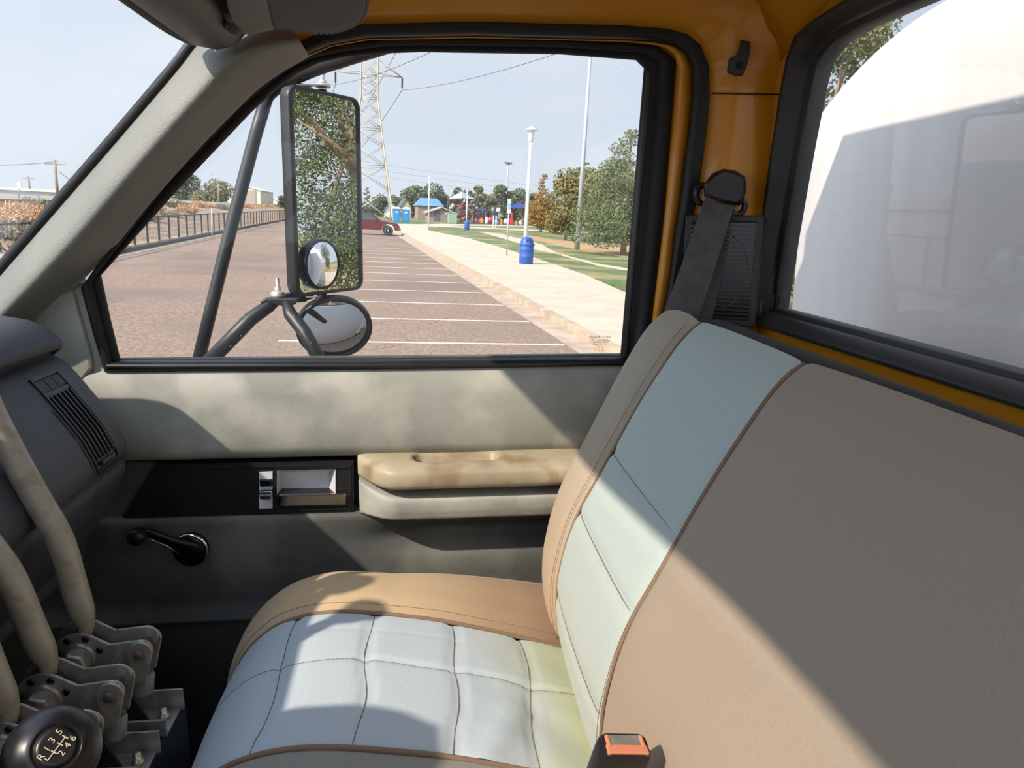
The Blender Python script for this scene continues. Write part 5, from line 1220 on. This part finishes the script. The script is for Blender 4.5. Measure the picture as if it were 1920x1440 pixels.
obj('windshield', MB().prism([Vector((.98, PYc-.72, 1.655)), Vector((.98, PYc+.72, 1.655)), Vector((1.74, PYc+.78, 1.10)), Vector((1.74, PYc-.78, 1.10))], (.02, 0, .02)), 'car_glass', pk_)
for x in (2.25, -1.22):
    for y in (PYc-PW+.02, PYc+PW-.26):
        wl_ = obj('wheel', MB().lathe([(.20, 0), (.33, .0), (.375, .03), (.375, .21), (.33, .24), (.2, .24)], (x, y, .375), (0, 1, 0), 28), 'tyre', pk_)
        obj('wheel_rim', MB().lathe([(.0, -.012), (.08, -.012), (.10, .01), (.20, .005), (.22, -.008), (.23, .0)], (x, y, .375), (0, 1, 0), 20), 'car_trim', wl_)
obj('front_bumper', MB().box((3.16, PYc, .50), (.14, 1.84, .24)), 'car_trim', pk_, bevel=.03)
obj('headlight', MB().box((3.05, PYc-.76, .80), (.12, .26, .16)), 'sign_white', pk_, bevel=.02); obj('headlight', MB().box((3.05, PYc+.76, .80), (.12, .26, .16)), 'sign_white', pk_, bevel=.02)
obj('door_mirror', MB().box((1.30, PYc-PW-.06, 1.16), (.10, .16, .14)), 'tyre', pk_, bevel=.02)
obj('door_handle', MB().box((.28, PYc-PW-.01, .98), (.16, .02, .04)), 'tyre', pk_)
for x in (.16, 1.5): obj('door_gap', MB().box((x, PYc-PW-.001, .78), (.015, .004, .6)), 'tyre', pk_)

pk_.location.x += .5
# ---- portable toilets
for px, lab in ((743.5, 'left blue portable toilet with a white roof'), (761, 'right blue portable toilet with a white roof')):
    b = Wp(px, 418, 119); b.z = .13; r = root('portable_toilet', b, lab, 'portable toilet', 'pair of blue portable toilets')
    obj('cabin', MB().box(b+Vector((0, 0, 1.0)), (1.12, 1.15, 2.0)), 'toilet_blue', r, bevel=.03); obj('door', MB().box(b+Vector((0, -.59, 1.02)), (.72, .03, 1.75)), 'toilet_blue', r, bevel=.01)
    obj('sign_plate', MB().box(b+Vector((-.05, -.615, 1.5)), (.34, .01, .2)), 'sign_white', r)
    ro_ = MB().prism([b+Vector((x, -.62, z)) for x, z in ((-.6, 1.98), (.6, 1.98), (.6, 2.06), (.3, 2.24), (0, 2.30), (-.3, 2.24), (-.6, 2.06))], (0, 1.24, 0)); obj('roof', ro_, 'toilet_roof', r)
    obj('vent_strip', MB().box(b+Vector((0, -.585, 1.90)), (.9, .02, .08)), 'roof_navy', r)

# ---- transmission tower
tb_ = Wp(690, 415, 126); TX, TYY = tb_.x, 126.0
tw = root('transmission_tower', (TX, TYY, .1), 'tall steel lattice transmission tower behind the side mirror', 'tower')
def hw(z): return 3.9-(3.9-1.28)*min(1, z/18.5)
levels = [0.1, 5.0, 8.6, 11.6, 14.2, 16.6, 18.8, 20.6, 22.0, 24.6, 28.0, 31.0]
lg = [(-1, -1), (1, -1), (1, 1), (-1, 1)]
for sx, sy in lg:
    obj('tower_leg', MB().tube([Vector((TX+sx*hw(z), TYY+sy*hw(z), z)) for z in levels], .14, 6, smooth=False), 'pylon_steel', tw)
brc = MB()
for a, c in zip(levels, levels[1:]):
    for i in range(4):
        s1_, s2_ = lg[i], lg[(i+1) % 4]
        P = lambda s_, z: Vector((TX+s_[0]*hw(z), TYY+s_[1]*hw(z), z))
        brc.tube([P(s1_, a), P(s2_, c)], .055, 5); brc.tube([P(s2_, a), P(s1_, c)], .055, 5)
    
for z in levels[2:9:2]+[levels[-2]]:
    for i in range(4):
        s1_, s2_ = lg[i], lg[(i+1) % 4]; brc.tube([Vector((TX+s1_[0]*hw(z), TYY+s1_[1]*hw(z), z)), Vector((TX+s2_[0]*hw(z), TYY+s2_[1]*hw(z), z))], .07, 5)
obj('lattice_bracing', brc, 'pylon_steel', tw)
zA = Wp(745, 143, 126).z
wires_from = []
for z in (zA, zA+7.5):
    for sx in (-1, 1):
        am_ = MB(); tip = Vector((TX+sx*5.1, TYY, z-.1))
        for y in (-1.2, 1.2): am_.tube([Vector((TX+sx*1.28, TYY+y, z)), tip], .08, 5); am_.tube([Vector((TX+sx*1.28, TYY+y, z+2.0)), tip], .06, 5)
        obj('cross_arm', am_, 'pylon_steel', tw)
        ins = MB().lathe([(.05, 0)]+[(r_, -.12-.13*k) for k in range(12) for r_ in (.18, .07)]+[(.04, -1.9)], tip, (0, 0, 1), 10); obj('insulator', ins, 'insulator', tw); wires_from.append(tip+Vector((0, 0, -1.9)))
def cable(a, b, sag, r_, label, grp='power cables above the car park'):
    a, b = Vector(a), Vector(b); pts = [a.lerp(b, k/24)+Vector((0, 0, -sag*4*(k/24)*(1-k/24))) for k in range(25)]
    obj('power_cable', MB().tube(pts, r_, 5), 'wire', label=label, cat='cable', group=grp)
for i, p in enumerate(wires_from):
    nr = Vector((p.x+34, -30, p.z+4)); fr_ = Vector((p.x-26, 380, p.z-2))
    w_ = ('lower left', 'lower right', 'upper left', 'upper right')[i]
    cable(p, nr, 5, .035, 'thin cable from the %s arm of the tower passing over the truck' % w_); cable(p, fr_, 7, .05, 'thin cable from the %s arm of the tower into the distance' % w_)
for k in range(3): cable(Wp(640, 296+12*k, 200), Wp(1240, 372+9*k, 260), 1.0, .022, 'faint cable low in the sky above the park, %s of three' % ('highest', 'middle', 'lowest')[k], 'faint cables low in the sky')

# ---- buildings
def gable(name, label, x0, x1, y0, y1, zw, zr, wall, roof, cat='building', group=None, over=.3, axis='y', z0=.1):
    r = root(name, ((x0+x1)/2, (y0+y1)/2, z0), label, cat, group)
    if axis == 'y':
        obj('walls', MB().prism([Vector((x0, y0, z0)), Vector((x1, y0, z0)), Vector((x1, y0, zw)), Vector(((x0+x1)/2, y0, zr-.1)), Vector((x0, y0, zw))], (0, y1-y0, 0)), wall, r)
        xm = (x0+x1)/2; k_ = (zr-zw)/(x1-xm)
        obj('roof', MB().prism([Vector((x0-over, y0-over, zw-over*k_)), Vector((xm, y0-over, zr)), Vector((x1+over, y0-over, zw-over*k_)), Vector((x1+over, y0-over, zw-over*k_+.22)), Vector((xm, y0-over, zr+.22)), Vector((x0-over, y0-over, zw-over*k_+.22))], (0, y1-y0+2*over, 0)), roof, r)
    else:
        obj('walls', MB().box(((x0+x1)/2, (y0+y1)/2, (z0+zw)/2), (x1-x0, y1-y0, zw-z0)), wall, r)
        ym = (y0+y1)/2; dx = (x1-x0)*.16
        obj('roof', MB().add([Vector((x0-over, y0-over, zw)), Vector((x1+over, y0-over, zw)), Vector((x1+over, y1+over, zw)), Vector((x0-over, y1+over, zw)), Vector((x0+dx, ym, zr)), Vector((x1-dx, ym, zr))], [(0, 1, 5, 4), (1, 2, 5), (2, 3, 4, 5), (3, 0, 4), (0, 3, 2, 1)]), roof, r)
    return r
a = Wp(803, 417, 147); b = Wp(853, 417, 147)
r = gable('restroom_building', 'small brown gabled restroom building between lamp and playground', a.x, b.x, 147, 153, Wp(800, 398, 147).z, Wp(826, 390, 147).z, 'brick_brown', 'tan_roof', over=.5)
obj('door', MB().box((a.x+1.6, 146.95, 1.2), (1.0, .1, 2.1)), 'dark_roof', r); obj('wall_sign', MB().box((a.x+3.3, 146.95, 1.7), (.3, .05, .35)), 'sign_white', r)
a = Wp(783, 415, 165); b = Wp(829, 415, 165)
gable('shelter_building', 'brown building with a bright blue hipped roof', a.x, b.x, 165, 173, Wp(800, 386, 165).z, Wp(805, 371, 165).z, 'brick_brown', 'roof_blue', axis='x', over=.4)
a = Wp(721, 410, 185); b = Wp(746, 410, 185)
gable('house', 'pale gabled house end behind the portable toilets', a.x, b.x, 185, 200, Wp(730, 395, 185).z, Wp(734, 379, 185).z, 'white_wall', 'dark_roof', group='houses behind the park')
a = Wp(751, 410, 190); b = Wp(770, 410, 190)
gable('house', 'tan gabled house with a dark roof left of the blue roof', a.x, b.x, 190, 205, Wp(750, 388, 190).z, Wp(757, 373, 190).z, 'stucco_tan', 'dark_roof', group='houses behind the park')
a = Wp(841, 421, 128); b = Wp(857, 421, 128)
gb = root('utility_box', (a.x, 128, .12), 'pale green utility cabinet right of the restroom building', 'utility box'); obj('cabinet', MB().box(((a.x+b.x)/2, 129, 1.0), (b.x-a.x, 1.6, 1.75)), 'box_green', gb, bevel=.05); obj('cabinet_lid', MB().box(((a.x+b.x)/2, 129, 1.92), (b.x-a.x+.15, 1.7, .1)), 'box_green', gb, bevel=.03)
# warehouses beyond the railway
a = Wp(427, 388, 225); b = Wp(489, 388, 225)
r = gable('warehouse', 'cream gabled warehouse beyond the railway', a.x, b.x, 225, 260, Wp(480, 357, 225).z, Wp(455, 349, 225).z, 'stucco_cream', 'white_wall', group='warehouses', z0=1.0)
obj('roller_door', MB().box((Wp(465, 380, 225).x, 224.9, 3.0), (4.2, .2, 4.2)), 'tan_roof', r)
a = Wp(488, 390, 275); b = Wp(528, 390, 275)
gable('warehouse', 'low white warehouse right of the cream one', a.x, b.x, 275, 300, Wp(500, 378, 275).z, Wp(505, 371, 275).z, 'white_wall', 'white_wall', group='warehouses', z0=1.0)
a = Wp(320, 388, 230); b = Wp(400, 388, 230)
gable('warehouse', 'pale low warehouse behind the dark trees', a.x, b.x, 232, 262, Wp(340, 374, 230).z, Wp(360, 368, 230).z, 'white_wall', 'tan_roof', group='warehouses', z0=1.0)
a = Wp(-120, 380, 125); b = Wp(118, 380, 125)
r = root('long_warehouse', ((a.x+b.x)/2, 128, 1.0), 'long grey corrugated warehouse seen through the windshield', 'building')
obj('walls', MB().box(((a.x+b.x)/2, 133, (1.0+Wp(50, 357, 125).z)/2), (b.x-a.x, 16, Wp(50, 357, 125).z-1.0)), 'metal_wall', r); obj('roof', MB().box(((a.x+b.x)/2, 133, Wp(50, 357, 125).z+.1), (b.x-a.x+.6, 16.6, .35)), 'white_wall', r)
a = Wp(330, 388, 150); b = Wp(436, 389, 150); c_ = Wp(520, 390, 178)
fw = MB(); z1 = Wp(380, 377.5, 150).z
fw.prism([Vector((a.x, a.y, 1.0)), Vector((b.x, b.y, 1.0)), Vector((b.x, b.y, z1)), Vector((a.x, a.y, z1))], (0, .1, 0)); obj('corrugated_fence', fw, 'metal_wall', label='grey corrugated metal fence below the warehouse trees', cat='fence')
a = Wp(458, 389, 205); b = Wp(528, 391, 205)
fw = MB().prism([Vector((a.x, a.y, 1.0)), Vector((b.x, b.y, 1.0)), Vector((b.x, b.y, Wp(500, 383, 205).z)), Vector((a.x, a.y, Wp(460, 382, 205).z))], (0, .1, 0)); obj('screen_fence', fw, 'dark_roof', label='dark screen fence in front of the white warehouse', cat='fence')
for px, pb, ptop, lab, Y in ((109, 380, 300, 'wooden utility pole near the windshield pillar', 100), (57, 372, 330, 'distant utility pole with a cross arm', 160), (411, 388, 344, 'thin utility pole before the cream warehouse', 170)):
    b = Wp(px, pb, Y); b.z = 1.0; t_ = Wp(px, ptop, Y); r = root('utility_pole', b, lab, 'pole', 'wooden utility poles')
    obj('pole', MB().tube([b, Vector((b.x, b.y, t_.z))], [.20, .14], 8), 'bark', r); obj('cross_arm', MB().box((b.x, b.y, t_.z-.5), (2.2, .12, .12)), 'bark', r)
p1 = Wp(109, 302, 100)
cable(p1, Wp(-160, 297, 100), .6, .04, 'cable running left from the utility pole near the pillar', 'cables at the utility pole')
cable(p1+Vector((0, 0, -1.2)), Wp(180, 350, 180), .8, .04, 'cable running back from the utility pole near the pillar', 'cables at the utility pole')
b = Wp(36, 385, 110); r = root('yard_sign', Vector((b.x, 110, 1.0)), 'small white sign board on a post before the long warehouse', 'sign'); obj('post', MB().tube([Vector((b.x, 110, 1.0)), Wp(36, 345, 110)], .09, 8), 'galv', r); obj('sign_board', MB().box(Wp(36, 347, 110), (.45, .2, .9)), 'sign_white', r)

# ---- playground
def W3(px, py, Y): return Wp(px, py, Y)
sh_ = root('shade_sail', W3(866, 417, 160), 'grey peaked shade sail over the playground', 'shade')
Pq = [W3(840, 373, 158), W3(866, 371.5, 152), W3(892, 374, 158), W3(868, 370, 172)]; pkk = W3(866, 359, 161)
sm_ = MB(); sm_.add([Pq[0], Pq[1], Pq[2], Pq[3], pkk], [(0, 1, 4), (1, 2, 4), (2, 3, 4), (3, 0, 4)]); obj('canopy', sm_, 'shade_grey', sh_, solid=.06)
for p in Pq[:3]: obj('post', MB().tube([Vector((p.x*.998, p.y, .12)), p], .09, 8), 'play_navy', sh_)
nv = root('navy_canopy', W3(972, 418, 150), 'navy pyramid roof on a red post beside the nearest lamp', 'shade')
q = [W3(951, 390, 150), W3(992, 391, 150), W3(990, 388, 158), W3(955, 388, 158)]; pkk = W3(971, 379, 154)
obj('canopy', MB().add(q+[pkk], [(0, 1, 4), (1, 2, 4), (2, 3, 4), (3, 0, 4), (0, 3, 2, 1)]), 'roof_navy', nv)
for px in (984, 960): b = W3(px, 419, 151); obj('post', MB().tube([Vector((b.x, b.y, .12)), W3(px, 389, 151)], .22, 10), 'play_red', nv)
def tower_play(px, Y, w_, hdeck, label, c1, c2, seed):
    rr = random.Random(seed); b = Wp(px, 417, Y); r = root('play_tower', (b.x, Y, .15), label, 'play structure', 'play towers of the playground')
    for sx in (-1, 1):
        for sy in (-1, 1): obj('post', MB().tube([Vector((b.x+sx*w_/2, Y+sy*w_/2, .12)), Vector((b.x+sx*w_/2, Y+sy*w_/2, hdeck+1.7))], .07, 8), c2, r)
    obj('deck', MB().box((b.x, Y, hdeck), (w_, w_, .12)), c2, r)
    for k, sy in enumerate((-1, 1)):
        pm_ = MB()
        for i in range(6): pm_.box((b.x-w_/2+w_*(i+.5)/6, Y+sy*w_/2, hdeck+.45), (.05, .05, .8))
        pm_.box((b.x, Y+sy*w_/2, hdeck+.85), (w_, .07, .07)); obj('guard_rail', pm_, c1, r)
    obj('tower_roof', MB().add([Vector((b.x+sx*w_*.6, Y+sy*w_*.6, hdeck+1.7)) for sx, sy in lg]+[Vector((b.x, Y, hdeck+2.4))], [(0, 1, 4), (1, 2, 4), (2, 3, 4), (3, 0, 4), (3, 2, 1, 0)]), c1, r)
    sl2 = MB(); s_ = rr.choice((-1, 1)); a0 = Vector((b.x+s_*w_/2, Y-w_*.5, hdeck)); 
    pts = [a0+Vector((s_*.2, -.2, 0)), a0+Vector((s_*.8, -.8, -hdeck*.35)), a0+Vector((s_*1.6, -1.4, -hdeck*.8)), a0+Vector((s_*2.1, -1.7, -hdeck*.88))]
    sl2.tube(smoothp(pts, 4), .32, 12, caps=False); obj('slide', sl2, rr.choice(['play_white', 'play_red', 'play_orange']), r)
    cl_ = MB()
    for i in range(6): cl_.bar((b.x-.4, Y-w_/2-.1-.12*(6-i), .3+hdeck*i/6), (b.x+.4, Y-w_/2-.1-.12*(6-i), .3+hdeck*i/6), .05, .05)
    obj('climber', cl_, c1, r)
tower_play(863, 156, 1.8, 1.6, 'red and navy play tower at the left of the playground', 'play_red', 'play_navy', 1)
tower_play(882, 160, 1.7, 1.2, 'second play tower behind the farther lamp', 'play_red', 'play_navy', 3)
tower_play(902, 157, 1.6, 1.0, 'low play tower right of the farther lamp', 'play_navy', 'play_red', 5)
b = Wp(850, 390, 147); obj('chute', MB().tube([Wp(843, 392, 158), Wp(848, 389, 158), Wp(852, 383, 158)], [.35, .45, .5], 12, caps=False), 'shade_grey', label='grey curved tube slide rising left of the play towers', cat='slide')
br2 = MB(); br2.bar(Wp(886, 397, 150), Wp(930, 397, 150), .3, .12); br2.bar(Wp(886, 402, 150), Wp(930, 402, 150), .3, .08); 
for px in (890, 900, 910, 920, 929): q0 = Wp(px, 397, 150); br2.tube([Vector((q0.x, 150, .12)), q0], .06, 6)
obj('climbing_bridge', br2, 'play_navy', label='dark climbing bridge across the middle of the playground', cat='play structure')
cols = ['play_red', 'play_orange', 'play_white', 'play_red', 'sign_blue', 'play_orange', 'play_white', 'play_red', 'play_orange', 'play_white', 'play_red']
names = {'play_red': 'red', 'play_orange': 'orange', 'play_white': 'white', 'sign_blue': 'light blue'}
for i, c in enumerate(cols):
    px = 893+i*9.3; Y = 141+(i*7 % 5); b = Wp(px, 418, Y); hh = .9+.5*((i*5) % 4)/3; r = root('play_equipment', (b.x, Y, .12), '%s play panel, %s of the %s ones from the left' % (names[c], ORD[cols[:i].count(c)], names[c]), 'play panel', 'play panels along the playground')
    kind = i % 3
    if kind == 0: m_ = MB().lathe([(.0, -.05), (hh*.42, -.05), (hh*.42, .05), (0, .05)], (b.x, Y, .12+hh*.6), (0, 1, 0), 16)
    elif kind == 1: m_ = MB().prism([Vector((b.x+x, Y, .3+z)) for x, z in ((-.4, 0), (.4, 0), (.4, hh*.6), (0, hh), (-.4, hh*.6))], (0, .1, 0))
    else: m_ = MB().box((b.x, Y, .12+hh*.6), (.5, .1, hh))
    obj('panel', m_, c, r); obj('leg', MB().box((b.x-.3, Y, .35), (.09, .09, .6)), 'play_navy', r); obj('leg', MB().box((b.x+.3, Y, .35), (.09, .09, .6)), 'play_navy', r)
b = Wp(930, 428, 100); r = root('round_sign', (b.x, 100, .15), 'sculpted sign with a white ball on two pale legs', 'sign')
for px in (925.5, 930.5): q0 = Wp(px, 404, 100); obj('leg', MB().tube([Vector((q0.x, 100, .12)), q0], .08, 8), 'play_white', r)
q0 = Wp(934.5, 394, 100); obj('ball', MB().lathe([(.0, -.30)]+[(.30*cos(a), .30*sin(a)) for a in [-1.3+.26*k for k in range(11)]]+[(0, .30)], q0, (0, 0, 1), 16), 'play_white', r)
obj('blue_board', MB().prism([Wp(924, 404, 100), Wp(933, 405, 100), Wp(934, 399, 100), Wp(930, 396, 100), Wp(924, 400, 100)], (0, .12, 0)), 'play_navy', r); obj('green_board', MB().prism([Wp(931, 406, 100), Wp(943, 406, 100), Wp(941, 399, 100), Wp(934, 399, 100)], (0, .12, 0)), 'box_green', r)

# ================================================================ put the cab into the world
for o in TRUCK_TOP:
    o.matrix_world = TRUCK @ Matrix.Translation(o.location)
